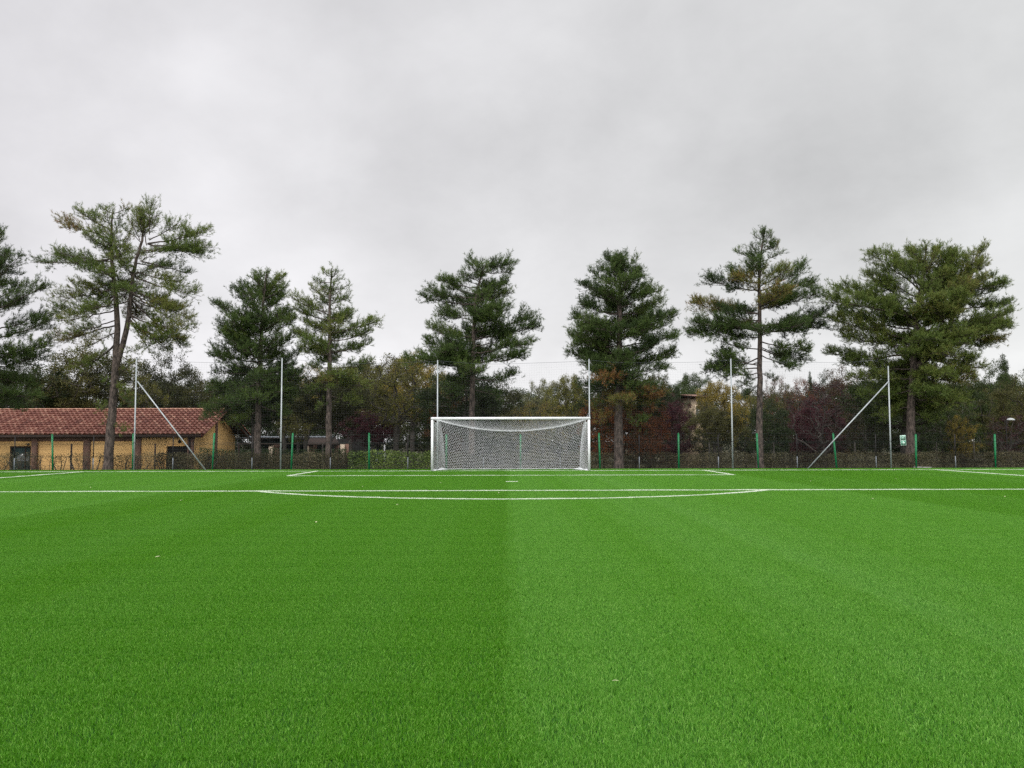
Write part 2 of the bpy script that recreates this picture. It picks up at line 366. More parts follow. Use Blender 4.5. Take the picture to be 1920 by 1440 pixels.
# ------------------------------------------------------------------ goal
goal = empty('football_goal', (GX, GL, 0), 'white football goal with sagging white net on the goal line', 'football goal')
def fpost(x, name):
    m = MB(); m.tube([(x, GL, -.02), (x, GL, 1.2), (x, GL, 2.50)], .06, 16); m.build(name, MT['white'], goal, smooth=False)
fpost(GX-3.72, 'post'); fpost(GX+3.72, 'post')
m = MB(); m.box(GX-3.785, GX+3.785, GL-.062, GL+.058, 2.44, 2.56); m.build('crossbar', MT['white'], goal)
YB = 43.55; XL, XR = GX-3.55, GX+3.72; ZT = 2.50
def edge_z(u): return ZT - .60*(4*u*(1-u))**.85
def hexnet(mb, P, U, Vv, cell, r):
    """hexagonal cord net on the surface P(u, v), u and v in metres"""
    a = cell/math.sqrt(3); nu = int(U/cell)+1; nv = int(Vv/(1.5*a))+1
    A = []; B = []
    for j in range(nv+1):
        for i in range(nu+1):
            cx = (i+.5*(j % 2))*cell; cy = j*1.5*a
            pt = [(cx, cy+a), (cx+cell/2, cy+a/2), (cx+cell/2, cy-a/2), (cx, cy-a)]
            for q in range(3):
                (x0, y0), (x1, y1) = pt[q], pt[q+1]
                if min(x0, x1) < -1e-6 or max(x0, x1) > U+1e-6 or min(y0, y1) < -1e-6 or max(y0, y1) > Vv+1e-6:
                    x0 = min(max(x0, 0), U); x1 = min(max(x1, 0), U); y0 = min(max(y0, 0), Vv); y1 = min(max(y1, 0), Vv)
                    if abs(x0-x1)+abs(y0-y1) < .01: continue
                A.append(P(x0, y0)); B.append(P(x1, y1))
    mb.segs(A, B, r, 3)
CELL = .098; NR = .0060
def inb(b): return .34*max(0, 1-b)**.45   # how far the back corners are drawn inward below the top
def back(u, v_):
    a = u/7.3; b = v_/2.4; x = XL+inb(b)+(XR-XL-2*inb(b))*a; zt = edge_z(a); z = .05+(zt-.05)*b
    return (x, YB + .22*math.sin(math.pi*b)*math.sin(math.pi*a)**.5 + .02*math.sin(u*3.1+v_*2), z+.012*math.sin(u*5+v_))
def top(u, v_):
    a = u/7.3; b = v_/1.8; x = (GX-3.66)*(1-b)+XL*b + a*((7.32)*(1-b)+(XR-XL)*b)
    zt = 2.45*(1-b)+edge_z(a)*b; return (x, GL+(YB-GL)*b, zt-.12*math.sin(math.pi*b)*(.3+math.sin(math.pi*a)))
def side(sx):
    def P(u, v_):
        b = u/1.8; c = v_/2.45; x0 = GX+sx*3.66; x1 = (XL+inb(c)) if sx < 0 else (XR-inb(c))
        x = x0*(1-b)+x1*b - sx*.05*math.sin(math.pi*c)*math.sin(math.pi*b)
        return (x, GL+(YB-GL)*b, .04+(2.44-.04)*c*(1-.0*b)-.13*math.sin(math.pi*b)*min(1, c*5))
    return P
nm = MB()
hexnet(nm, back, 7.3, 2.4, CELL, NR); hexnet(nm, top, 7.3, 1.8, CELL, NR*.8)
hexnet(nm, side(-1), 1.8, 2.45, CELL, NR*.85); hexnet(nm, side(1), 1.8, 2.45, CELL, NR*.85)
net = nm.build('goal_net', MT['net'], goal)
rp = MB()
rp.tube([(XL+(XR-XL)*k/40, YB, edge_z(k/40)) for k in range(41)], .008, 5)
rp.tube([(GX-3.66, GL, 2.5), (XL, YB, ZT)], .006, 4); rp.tube([(GX+3.66, GL, 2.5), (XR, YB, ZT)], .006, 4)
rp.tube([(GX-3.66, GL+.05, .04), (XL-.05, GL+.9, .03), (XL, YB, .04), (XL+.9, YB, .05), (0, YB+.02, .045), (XR-.7, YB, .05), (XR, YB, .04), (XR+.03, GL+.9, .03), (GX+3.66, GL+.05, .04)], .010, 5)
rp.build('edge_rope', MT['net'], net)
for sx in (-1, 1):
  gr = MB()
  for k in range(5):
    gr.tube([(GX+sx*3.66, GL+.05+.03*k, .03+.02*k), (GX+sx*3.5, GL+.4, .05), (GX+sx*(3.35-.05*k), GL+.8, .14-.02*k), (GX+sx*3.05, GL+1.3, .05)], .012, 4)
  gr.build('bunched_net', MT['net'], net)

# ------------------------------------------------------------------ tall net poles and the ball-stop net
PY = 44.2
poles = [(251, 671, 'tall galvanised net pole with a brace, in front of the yellow building'),
         (526, 671, 'tall galvanised net pole between the two pines left of the goal'),
         (820, 675, 'tall galvanised net pole just behind the left goalpost'),
         (1106, 673, 'tall galvanised net pole just behind the right goalpost'),
         (1374, 672, 'tall galvanised net pole beside the sparse pine right of the goal'),
         (1671, 686, 'tall galvanised net pole with a brace, next to the green exit sign')]
PX = []
for k, (px, ty, lab) in enumerate(poles):
    x = at(px, 878, PY).x
    if k == 0: x += 0
    tp = at(px, ty, PY).z; PX.append((x, tp))
    e = empty('net_pole', (x, PY, 0), lab, 'pole', 'tall net poles along the fence')
    m = MB(); m.tube([(x, PY, -.05), (x, PY, tp*.35), (x, PY, tp)], [.038, .038, .032], 10); m.build('tube', MT['galv'], e)
    m = MB(); m.tube([(x, PY, tp), (x, PY, tp+.03)], .04, 8); 
    m.build('end_cap', MT['dark'], e)
    m = MB(); m.tube([(x, PY, 1.36), (x, PY, 1.39)], .05, 8); m.build('collar', MT['dark'], e)
    if k in (0, 5):
        a = at(258, 715, PY) if k == 0 else at(1665, 716, PY); b = at(387, 882, PY) if k == 0 else at(1513, 880, PY)
        m = MB(); m.tube([(a.x, PY-.02, a.z), ((a.x+b.x)/2, PY-.05, a.z/2), (b.x, PY-.06, -.02)], .034, 8); m.build('brace', MT['galv'], e)
for (px0, z0, px1, z1) in ((XL, ZT, PX[2][0], 2.62), (XR, ZT, PX[3][0], 2.78)):
    pass
tr = MB(); tr.tube([(XL, YB, ZT), (PX[2][0], PY, 2.72)], .006, 4); tr.build('tie_rope', MT['net'], goal)
tr = MB(); tr.tube([(XR, YB, ZT), (PX[3][0], PY, 2.86)], .006, 4); tr.build('tie_rope', MT['net'], goal)
bn = empty('ball_stop_net', (0, PY, 0), 'thin dark barrier netting hung between the six tall poles', 'netting')
for k in range(5):
    (x0, t0), (x1, t1) = PX[k], PX[k+1]; m = MB(); W_ = x1-x0; st = .125
    if k == 4: t1 = t0
    def NP(u, z01):
        a = u/W_; zt = (t0*(1-a)+t1*a)-.05-.16*4*a*(1-a) + .02*math.sin(9*a+k)
        return (x0+u, PY+.05+.04*math.sin(a*math.pi), .05+(zt-.05)*z01)
    A = []; B = []
    for i in range(int(W_/st)+1):
        u = i*st
        for q in range(6): A.append(NP(u, q/6)); B.append(NP(u, (q+1)/6))
    nz = int((t0-.1)/st)
    for j in range(nz+1):
        for i in range(16): A.append(NP(W_*i/16, j/nz)); B.append(NP(W_*(i+1)/16, j/nz))
    m.segs(A, B, .0010, 3)
    m.tube([NP(W_*i/24, 1) for i in range(25)], .0055, 4)
    m.build('net_panel', MT['barrier'], bn)

# ------------------------------------------------------------------ inner mesh fence
FY = 44.5
fe = empty('mesh_fence', (0, FY, 0), 'low green wire mesh fence running behind the goal, with bright green posts', 'fence')
gp = [(-48, -47, 815), (98, 99, 815), (250, 249, 814), (402, 398, 813), (549, 546, 813), (692, 692, 813), (837, 837, 815), (976, 976, 815), (1123, 1125, 813), (1272, 1273, 813),
      (1419, 1422, 813), (1562, 1569, 813), (1717, 1718, 815), (1865, 1867, 815), (2012, 2015, 815)]
gx = []
for k, (tx, bx, ty) in enumerate(gp):
    a = at(tx, ty, FY); b = at(bx, 880, FY); gx.append(b.x)
    m = MB(); m.tube([(b.x, FY, -.03), ((a.x+b.x)/2, FY, a.z/2), (a.x, FY, a.z)], [.036, .052, .052] if k in (10, 3, 12, 13) else .048, 10); m.build('post', MT['green'], fe)
    m = MB(); m.tube([(a.x, FY, a.z), (a.x, FY, a.z+.035)], [.05, .02], 8); m.build('post_cap', MT['green'], fe)
for k in range(len(gx)-1):
    xm = (gx[k]+gx[k+1])/2
    m = MB(); m.tube([(xm, FY+.02, .62), (xm, FY+.02, 1.72)], .027, 8); m.build('dark_post', MT['dark'], fe)
    m = MB(); m.tube([(xm, FY+.02, -.03), (xm, FY+.02, .62)], .024, 8); m.build('post_foot', MT['lampgrey'], fe)
for k in range(len(gx)-1):
    x0, x1 = gx[k], gx[k+1]; m = MB(); A = []; B = []
    n = int((x1-x0)/.05)
    for i in range(n+1):
        x = x0+(x1-x0)*i/n; A.append((x, FY-.05, .04)); B.append((x, FY-.05, 1.76))
    m.segs(A, B, .0008, 3)
    zs_ = [.04, .24, .44, .64, .84, 1.04, 1.24, 1.36, 1.56, 1.76]
    m.segs([(x0, FY-.055, z) for z in zs_], [(x1, FY-.055, z) for z in zs_], [.0025, .004, .0025, .0025, .0025, .0025, .0025, .006, .0025, .004], 3)
    m.build('mesh_panel', MT['wire'], fe)

# exit sign on the fence
s0 = at(1688.5, 816.5, FY-.07); s1 = at(1698.5, 835, FY-.07)
sc_ = empty('exit_sign', ((s0.x+s1.x)/2, FY-.07, (s0.z+s1.z)/2), 'small pale green running man and arrow exit sign hung on the fence', 'sign')
W2, H2 = .145, .262
def plate(pts, y0, y1, name, m):
    n = len(pts); mb = MB()
    mb.add([(x, y0, z) for x, z in pts]+[(x, y1, z) for x, z in pts], [(i, (i+1) % n, n+(i+1) % n, n+i) for i in range(n)])
    mb.capf = [tuple(range(n-1, -1, -1)), tuple(range(n, 2*n))]
    o = bpy.data.objects.new(name, mesh_np(name, np.concatenate(mb.v), mb.f, MT[m], False, None, mb.capf)); C.objects.link(o); o.parent = sc_; return o
def rrect(w_, h_, r, cz=0, k=4):
    o = []
    for (cx, cy, a0) in ((w_-r, h_-r, 0), (-w_+r, h_-r, 90), (-w_+r, -h_+r, 180), (w_-r, -h_+r, 270)):
        for i in range(k+1):
            a = R(a0+90*i/k); o.append((cx+r*math.cos(a), cz+cy+r*math.sin(a)))
    return o
plate(rrect(W2, H2, .025), 0, .012, 'board', 'signwhite')
plate(rrect(W2-.022, .115, .006, .125), -.004, -.001, 'pictogram_field', 'signgreen')
plate(rrect(W2-.022, .098, .006, -.125), -.004, -.001, 'arrow_field', 'signgreen')
plate([(-.10, .02), (-.10, .225), (.10, .225), (.10, .02), (.07, .02), (.07, .195), (-.07, .195), (-.07, .02)], -.008, -.005, 'doorway', 'signwhite')
plate([(-.045, .03), (-.02, .03), (.0, .075), (.035, .045), (.05, .05), (.02, .105), (.05, .12), (.045, .135), (.01, .14), (.0, .155), (-.02, .15), (-.05, .13), (-.045, .115), (-.02, .125), (-.02, .09)], -.008, -.005, 'running_figure', 'signwhite')
plate([(.012+.016*math.cos(i*.7), .176+.016*math.sin(i*.7)) for i in range(9)], -.008, -.005, 'figure_head', 'signwhite')
plate([(-.095, -.145), (.0, -.145), (-.045, -.2), (.0, -.2), (.095, -.125), (.0, -.05), (-.045, -.05), (.0, -.105), (-.095, -.105)], -.008, -.005, 'arrow', 'signwhite')
sc_.rotation_euler = (0, R(-3.5), 0)
for o in sc_.children: pass

# small things along the pitch edge
m = MB(); a = at(1713, 879, 45.0); b = at(1744, 879, 45.0); m.box(a.x, a.x+.35, 44.8, 45.05, -.04, .07); m.box(a.x+.37, b.x, 44.82, 45.07, -.04, .055)
one('concrete_kerb', m, MT['concrete'], 'short grey concrete kerb stones at the foot of the fence right of the sign', 'kerb')
lf = [(1153, 1277), (170, 914), (340, 938), (680, 912), (935, 924), (745, 946), (593, 979), (1520, 902), (1680, 898), (1806, 897), (1884, 931), (1636, 935), (296, 1044), (826, 905)]
for k, (px, py) in enumerate(lf):
    d = M3 @ Vector(((px-960)/FPX, (720-py)/FPX, -1)); t_ = -(CAM_H-.032)/d.z; P = Vector((0, 0, CAM_H))+d*t_
    m = MB(); sc = .022 if k == 0 else .032
    if k == 0:
        m.tube([P+Vector((-.016, .008, .0)), P+Vector((0, .001, .006)), P+Vector((.020, -.006, .004))], .0014, 5)
        one('straw', m, MT['straw'], 'thin pale straw lying on the grass nearest the camera', 'straw')
    else:
        an = random.random()*3
        cs, sn = math.cos(an), math.sin(an); q = [(-1, 0, 0), (-.3, .45, .25), (.5, .35, .3), (1, 0, .1), (.5, -.4, .35), (-.4, -.4, .2)]
        vt = [(P.x+sc*(x*cs-y*sn), P.y+sc*(x*sn+y*cs), P.z+sc*z) for x, y, z in q]
        m.add(vt+[(x, y, z-.003) for x, y, z in vt], [(i, (i+1) % 6, 6+(i+1) % 6, 6+i) for i in range(6)]); m.capf = [(5, 4, 3, 2, 1, 0), (6, 7, 8, 9, 10, 11)]
        one('fallen_leaf', m, MT['straw'], 'tiny pale dry leaf lying on the green turf', 'leaf', 'dry leaves scattered on the turf')

# ------------------------------------------------------------------ the yellow building
BX1, BX0, BY0, BY1 = -19.5, -40.0, 55.0, 63.2
GB = -0.72; EZ = 1.98; RY = (BY0+BY1)/2; RZ = 3.53
bd = empty('yellow_building', (-30, BY0, GB), 'long low yellow building with a red tiled roof behind the left end of the fence', 'building')
def bpx(px): return at(px, 850, BY0).x
doors = [(bpx(18), bpx(58), at(0, 836.5, BY0).z), (bpx(312), bpx(352), at(330, 836.5, BY0).z)]
m = MB(); cur = BX0
for (a, b, zt) in doors:
    m.box(cur, a, BY0, BY0+.3, GB-.1, EZ); m.box(a, b, BY0, BY0+.3, zt, EZ); cur = b
m.box(cur, BX1, BY0, BY0+.3, GB-.1, EZ)
def slope_z(y): return EZ+(RZ-.12-EZ)*(1-abs(y-RY)/(RY-BY0))
gv = [(BX1-.3, BY0+.3), (BX1-.3, BY1), (BX1, BY0+.3), (BX1, BY1)]
for X0, X1 in ((BX1-.3, BX1), (BX0, BX0+.3)):
    prof = [(BY0+.3, GB-.1), (BY1, GB-.1), (BY1, EZ), (RY, RZ-.12), (BY0+.3, slope_z(BY0+.3))]
    m.add([(X0, y, z) for y, z in prof]+[(X1, y, z) for y, z in prof], [(i, (i+1) % 5, 5+(i+1) % 5, 5+i) for i in range(5)])
    n0 = m.n-10; m.capf = getattr(m, 'capf', [])+[tuple(range(n0+4, n0-1, -1)), tuple(range(n0+5, n0+10))]
m.box(BX0+.3, BX1-.3, BY1-.3, BY1, GB-.1, EZ)
m.build('wall', MT['stucco'], bd)
for (p0, p1) in ((60, 71), (157, 170), (250, 265), (352, 367)):
    q = MB(); x1 = bpx(p1) if p1 < 360 else BX1-.002
    q.box(bpx(p0), x1, BY0-.10, BY0, GB-.1, EZ-.01); q.build('pilaster', MT['pier'], bd)
q = MB(); q.box(BX1, BX1+.05, 58.85, 59.25, GB-.1, RZ-.35); q.build('pilaster', MT['pier'], bd)
q = MB()
for (p0, p1) in ((-300, 59.5), (71.5, 156.5), (170.5, 249.5)):
    zb = at(100, 827.5, BY0).z
    q.box(bpx(p0), bpx(p1), BY0-.05, BY0, zb, EZ-.01)
q.build('frieze', MT['pier'], bd)
for x in np.arange(bpx(-40), bpx(249), .40):
    q = MB(); q.box(x, x+.10, BY0-.45, BY0-.052, EZ-.22, EZ-.06); q.build('rafter_end', MT['wood'], bd)
# doors and window
d0 = doors[0]; o = MB(); o.box(d0[0], d0[1], BY0+.12, BY0+.16, GB, d0[2]); w0 = o.build('glazed_door', MT['glass'], bd)
o = MB(); t_ = .09
o.box(d0[0], d0[0]+t_, BY0+.04, BY0+.118, GB, d0[2]); o.box(d0[1]-t_, d0[1], BY0+.04, BY0+.118, GB, d0[2]); o.box(d0[0]+t_, d0[1]-t_, BY0+.04, BY0+.118, d0[2]-t_, d0[2]); o.box(d0[1]-.42, d0[1]-.36, BY0+.06, BY0+.118, GB, d0[2]-t_)
o.build('frame', MT['wood'], w0)
d1 = doors[1]; o = MB(); o.box(d1[0], d1[1], BY0+.16, BY0+.2, GB, d1[2]); w1 = o.build('dark_door', MT['interior'], bd)
o = MB(); o.box(d1[0]-.06, d1[0], BY0-.03, BY0+.1, GB, d1[2]+.06); o.box(d1[0], d1[1], BY0-.03, BY0+.1, d1[2]+.001, d1[2]+.06); o.build('frame', MT['stucco'], w1)
vx = at(337, 828, BY0); o = MB(); o.tube([(vx.x, BY0-.04, vx.z), (vx.x, BY0+.0, vx.z)], [.11, .11], 16); o.build('round_vent', MT['interior'], bd)
o = MB(); a = at(54.5, 833.5, BY0); o.tube([(a.x, BY0-.12, a.z), (a.x, BY0, a.z)], [.07, .05], 10); o.build('wall_lamp', MT['dark'], bd)
# roof: slabs, tiles, ridge, verge, eaves board
ov = .55; YE = BY0-.7; YEB = BY1+.7; sl_ = (RZ-EZ)/(RY-BY0); ZE = EZ-sl_*.7+.12
VX = BX1+.65
q = MB()
for sgn, ye in ((1, YE), (-1, YEB)):
    q.add([(BX0-.6, ye, ZE-.02), (VX, ye, ZE-.02), (VX, RY, RZ-.02), (BX0-.6, RY, RZ-.02), (BX0-.6, ye, ZE-.12), (VX, ye, ZE-.12), (VX, RY, RZ-.12), (BX0-.6, RY, RZ-.12)],
          [(0, 1, 2, 3), (7, 6, 5, 4), (0, 4, 5, 1), (1, 5, 6, 2), (3, 7, 4, 0)])
roof = q.build('roof', MT['wood'], bd)
def tiles(ye, name, seed):
    q = MB(); r_ = np.random.default_rng(seed); tw, tl, ex = .30, .54, .45; ns = int(math.hypot(RY-ye, RZ-ZE)/ex)+1
    ax = np.array((0, (RY-ye), (RZ-ZE))); Ln = np.linalg.norm(ax); ax /= Ln; up = np.array((0, -ax[2], ax[1])) if ax[1] > 0 else np.array((0, ax[2], -ax[1]))
    K = 6; an = np.linspace(0, math.pi, K)
    for i, x in enumerate(np.arange(BX0-.5, VX, tw)):
        for j in range(ns):
            s0_ = j*ex-.04+r_.normal(0, .008); s1_ = min(s0_+tl, Ln); rr0, rr1 = tw*.49, tw*.40; lift0 = .065; lift1 = .008
            tn = float(np.clip(r_.normal(.40, .10), 0, 1)); V_ = []
            for (s_, rr, lf_) in ((s0_, rr0, lift0), (s1_, rr1, lift1)):
                base = np.array((0, ye, ZE))+ax*s_
                for a in an: V_.append(base+np.array((x+tw/2+rr*math.cos(a), 0, 0))+up*(lf_+rr*.75*math.sin(a)))
            F_ = [(k, k+1, K+k+1, K+k) for k in range(K-1)]
            # paler lower lip, darker upper end
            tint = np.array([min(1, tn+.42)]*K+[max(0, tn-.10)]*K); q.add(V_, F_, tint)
            q.capf = getattr(q, 'capf', []); q.capf.append(tuple(range(q.n-2*K, q.n-K)))
    return q.build(name, MT['tile'], roof, tint=True)
tiles(YE, 'tile_slope', 1); tiles(YEB, 'tile_slope', 2)
q = MB()
for x in np.arange(BX0-.5, VX-.1, .38):
    q.tube([(x, RY, RZ+.03), (x+.42, RY, RZ+.045)], [.11, .09], 8, .95)
q.build('ridge_tile', MT['tile'], roof, tint=True)
q = MB()
for ye in (YE, YEB):
    q.add([(VX, ye, ZE-.16), (VX, RY, RZ-.16), (VX, RY, RZ+.02), (VX, ye, ZE+.02), (VX+.05, ye, ZE-.16), (VX+.05, RY, RZ-.16), (VX+.05, RY, RZ+.02), (VX+.05, ye, ZE+.02)],
          [(0, 1, 2, 3), (7, 6, 5, 4), (0, 4, 5, 1), (3, 2, 6, 7), (0, 3, 7, 4)])
q.build('verge_board', MT['redwood'], roof)
q = MB(); q.box(BX0-.6, VX, YE-.06, YE-.004, ZE-.15, ZE-.01); q.build('gutter', MT['wood'], roof)
q = MB(); q.tube([(BX1-.25, BY0-.16, EZ-.1), (BX1-.25, BY0-.16, .8), (BX1-.25, BY0-.16, GB)], .05, 8); q.build('downpipe', MT['dark'], bd)
a = at(442, 817, 63.4); q = MB(); q.box(BX1+.0, BX1+.3, 63.0, 63.19, a.z-.15, a.z+.12); q.build('alarm_box', MT['white'], bd)

# ------------------------------------------------------------------ carport, far house, cars, lamps
e = empty('carport', (at(530, 850, 75).x, 75, -.7), 'long dark carport with cream pillars right of the yellow building', 'carport')
x0 = at(444, 820, 75).x; x1 = at(612, 820, 75).x; zt = at(530, 820, 75).z
q = MB(); q.box(x0, x1, 75, 79, zt-.13, zt-.05); q.box(x0, x1, 75.0, 75.12, zt-.62, zt-.5); q.build('beam', MT['wood'], e)
q = MB()
for i, x in enumerate(np.arange(x0, x1, .32)):
    q.tube([(x+.1, 74.85, zt), (x+.1, 79, zt+.06)], .085, 6)
q.build('corrugated_roof', MT['lampgrey'], e)
for px in (507, 576, 641):
    x = at(px, 840, 75).x; q = MB(); q.box(x-.19, x+.19, 75.15, 75.5, -.72, at(0, 834.5, 75).z); q.build('pillar', MT['cream'], e)
    q = MB(); q.box(x+.25, x+.72, 75.3, 75.6, -.72, at(0, 834, 75).z); q.build('brown_pier', MT['pier'], e)
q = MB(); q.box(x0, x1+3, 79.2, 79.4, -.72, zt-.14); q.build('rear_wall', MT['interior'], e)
e = empty('brick_shed', (at(592, 830, 76).x, 76, -.7), 'small brown shed roof seen beyond the carport', 'shed')
q = MB(); xa = at(576, 830, 74.2).x; xb = at(640, 830, 74.2).x
za = at(0, 834, 74.2).z; zb = at(0, 822, 76).z
q.add([(xa, 73.6, za), (xb, 73.6, za), (xb-.6, 74.8, zb), (xa+.1, 74.8, zb), (xa, 73.6, za-.1), (xb, 73.6, za-.1), (xb-.6, 74.8, zb-.1), (xa+.1, 74.8, zb-.1)], [(0, 1, 2, 3), (7, 6, 5, 4), (0, 4, 5, 1), (1, 5, 6, 2), (2, 6, 7, 3), (3, 7, 4, 0)])
q.build('roof', MT['wood'], e)
for xq in (xb-.5, xa+.2):
    q = MB(); q.box(xq, xq+.3, 73.9, 74.2, -.72, za-.1); q.build('post', MT['pier'], e)

def house(px0, px1, ptop, Y, label, eaves):
    a = at(px0, ptop, Y); b = at(px1, ptop, Y); e = empty('beige_house', ((a.x+b.x)/2, Y, -.7), label, 'house')
    q = MB(); zt = a.z; q.box(a.x, b.x, Y, Y+8, -.8, zt); q.build('wall', MT['beige'], e)
    q = MB(); xm = (a.x+b.x)/2
    q.add([(a.x-.4, Y-.4, zt), (b.x+.4, Y-.4, zt), (b.x+.4, Y+8.4, zt), (a.x-.4, Y+8.4, zt), (a.x+2, Y+4, zt+.5), (b.x-2, Y+4, zt+.5)], [(0, 1, 5, 4), (2, 3, 4, 5)]); q.capf = [(1, 2, 5), (3, 0, 4), (3, 2, 1, 0)]
    q.build('roof', MT['pier'], e)
    for zc in (3.0,):
        for fx in (.62,):
            x = a.x+(b.x-a.x)*fx; q = MB(); q.box(x-.45, x+.45, Y-.03, Y+.0, zc, zc+1.3); w_ = q.build('window', MT['glass'], e)
            q = MB(); q.box(x-.53, x-.452, Y-.06, Y, zc-.08, zc+1.38); q.box(x+.452, x+.53, Y-.06, Y, zc-.08, zc+1.38); q.box(x-.45, x+.45, Y-.06, Y, zc+1.302, zc+1.38); q.box(x-.45, x+.45, Y-.1, Y, zc-.08, zc-.002)
            q.build('frame', MT['cream'], w_)
house(1296, 1326, 746, 74, 'beige two storey house glimpsed through the autumn trees right of the goal', 0)

def car(x, Y, label, L_=4.2, flip=1):
    e = empty('parked_car', (x, Y, -.7), label, 'car'); z = -.7
    prof = [(-2.1, .35), (-2.1, .75), (-1.95, .92), (-1.2, 1.0), (-.55, 1.42), (.9, 1.46), (1.75, 1.02), (2.05, .95), (2.1, .4)]
    def ext(pr, y0, y1, name, mt, par):
        q = MB(); n = len(pr); q.add([(x+flip*a, Y+y0, z+b) for a, b in pr]+[(x+flip*a, Y+y1, z+b) for a, b in pr], [(i, (i+1) % n, n+(i+1) % n, n+i) for i in range(n)])
        q.capf = [tuple(range(n-1, -1, -1)), tuple(range(n, 2*n))]; return q.build(name, MT[mt], par)
    b = ext(prof, -.85, .85, 'body', 'carblue', e)
    ext([(-1.0, 1.02), (-.5, 1.36), (.25, 1.38), (.25, 1.02)], -.86, -.852, 'window', 'glass', e)
    ext([(.33, 1.02), (.33, 1.38), (.85, 1.38), (1.5, 1.04)], -.86, -.852, 'window', 'glass', e)
    for wx in (-1.3, 1.3):
        for wy in (-.88, .66):
            q = MB(); q.tube([(x+wx, Y+wy, z+.32), (x+wx, Y+wy+.22, z+.32)], .32, 16); wv = q.build('wheel', MT['rubber'], e)
            q = MB(); q.tube([(x+wx, Y+wy-.01, z+.32), (x+wx, Y+wy, z+.32)], .19, 12); q.build('rim', MT['galv'], wv)
    q = MB(); q.tube([(x-.45*flip, Y-.7, z+1.47), (x-.4*flip, Y-.7, z+1.52), (x+.8*flip, Y-.7, z+1.54), (x+.85*flip, Y-.7, z+1.48)], .02, 5); q.build('roof_rail', MT['galv'], e)
car(at(682, 845, 82).x, 82, 'dark blue parked car, only its roof visible above the hedge')

q = MB(); a = at(721, 834, 70); q.tube([(a.x, 70, -.72), (a.x, 70, a.z)], .055, 8)
one('marker_post', q, MT['white'], 'thin white post standing behind the green hedge left of the goal', 'post')

def lamp(px, py, Y, side_, mt, label, r=.24):
    a = at(px, py, Y); e = empty('street_lamp', (a.x-side_*.28, Y, -.7), label, 'street lamp', 'park lamps')
    q = MB(); q.tube([(a.x-side_*.28, Y, -.72), (a.x-side_*.28, Y, a.z-.2), (a.x-side_*.26, Y, a.z+.0), (a.x-side_*.1, Y, a.z+.07), (a.x, Y, a.z+.07)], .035, 8); q.build('pole', MT['dark'], e)
    q = MB(); K = 16; V_ = []; F_ = []
    prof = [(r, 0), (r*.97, r*.12), (r*.78, r*.36), (r*.45, r*.52), (.03, r*.58)]
    for (rr, z_) in prof:
        for k in range(K): V_.append((a.x+rr*math.cos(2*math.pi*k/K), Y+rr*math.sin(2*math.pi*k/K), a.z+z_))
    for j in range(len(prof)-1):
        for k in range(K): F_.append((j*K+k, j*K+(k+1) % K, (j+1)*K+(k+1) % K, (j+1)*K+k))
    q.add(V_, F_); q.capf = [tuple(range(K-1, -1, -1)), tuple(range(4*K, 5*K))]; q.build('lamp_shade', MT[mt], e, smooth=True)
lamp(445, 785, 53, -.2, 'lampgrey', 'grey dome street lamp beside the gable of the yellow building')
lamp(1895, 788, 53, 1, 'lightlamp', 'pale dome street lamp on a dark pole near the right edge')

# outer fence beyond the hedge
OY = 50.0
oe = empty('outer_fence', (0, OY, -.7), 'second wire fence with thin posts standing behind the hedge', 'fence')
opx = [-23, 134, 291, 448, 605, 762, 905, 1060, 1215, 1330, 1451, 1603, 1756, 1826, 1945]
ox = [at(p_, 840, OY).x for p_ in opx]; zt = at(960, 830.5, OY).z
for k, x in enumerate(ox):
    q = MB(); q.tube([(x, OY, -.72), (x, OY, zt)], .05 if k < 4 else .035, 8); q.build('post', MT['wood'] if k < 4 else MT['greybark'], oe)
q = MB(); A = []; B = []
for z in (zt-.03, zt-.7, zt-1.4): A.append((ox[0], OY, z)); B.append((ox[-1], OY, z))
q.segs(A, B, .008, 4)
xx = np.arange(ox[0], ox[-1], .12); q.segs([(x, OY, -.65) for x in xx], [(x, OY, zt-.03) for x in xx], .0012, 3); q.build('wire_mesh', MT['wire'], oe)

# ------------------------------------------------------------------ foliage helpers
def quads(P, size, seed, up=0.0):
    """leaf quads at points P, random orientation"""
    r_ = np.random.default_rng(seed); n = len(P)
    a = r_.normal(size=(n, 3)); a[:, 2] *= (1-up); a /= np.linalg.norm(a, axis=1)[:, None]
    b = r_.normal(size=(n, 3)); b -= a*(a*b).sum(1)[:, None]; b /= np.linalg.norm(b, axis=1)[:, None]
    s = (size*r_.uniform(.6, 1.25, n))[:, None]; wd = s*.55
    V_ = np.stack([P-a*s*.5, P+b*wd*.5, P+a*s*.5, P-b*wd*.5], 1).reshape(-1, 3)
    return V_, np.arange(n)[:, None]*4+np.array([0, 1, 2, 3])

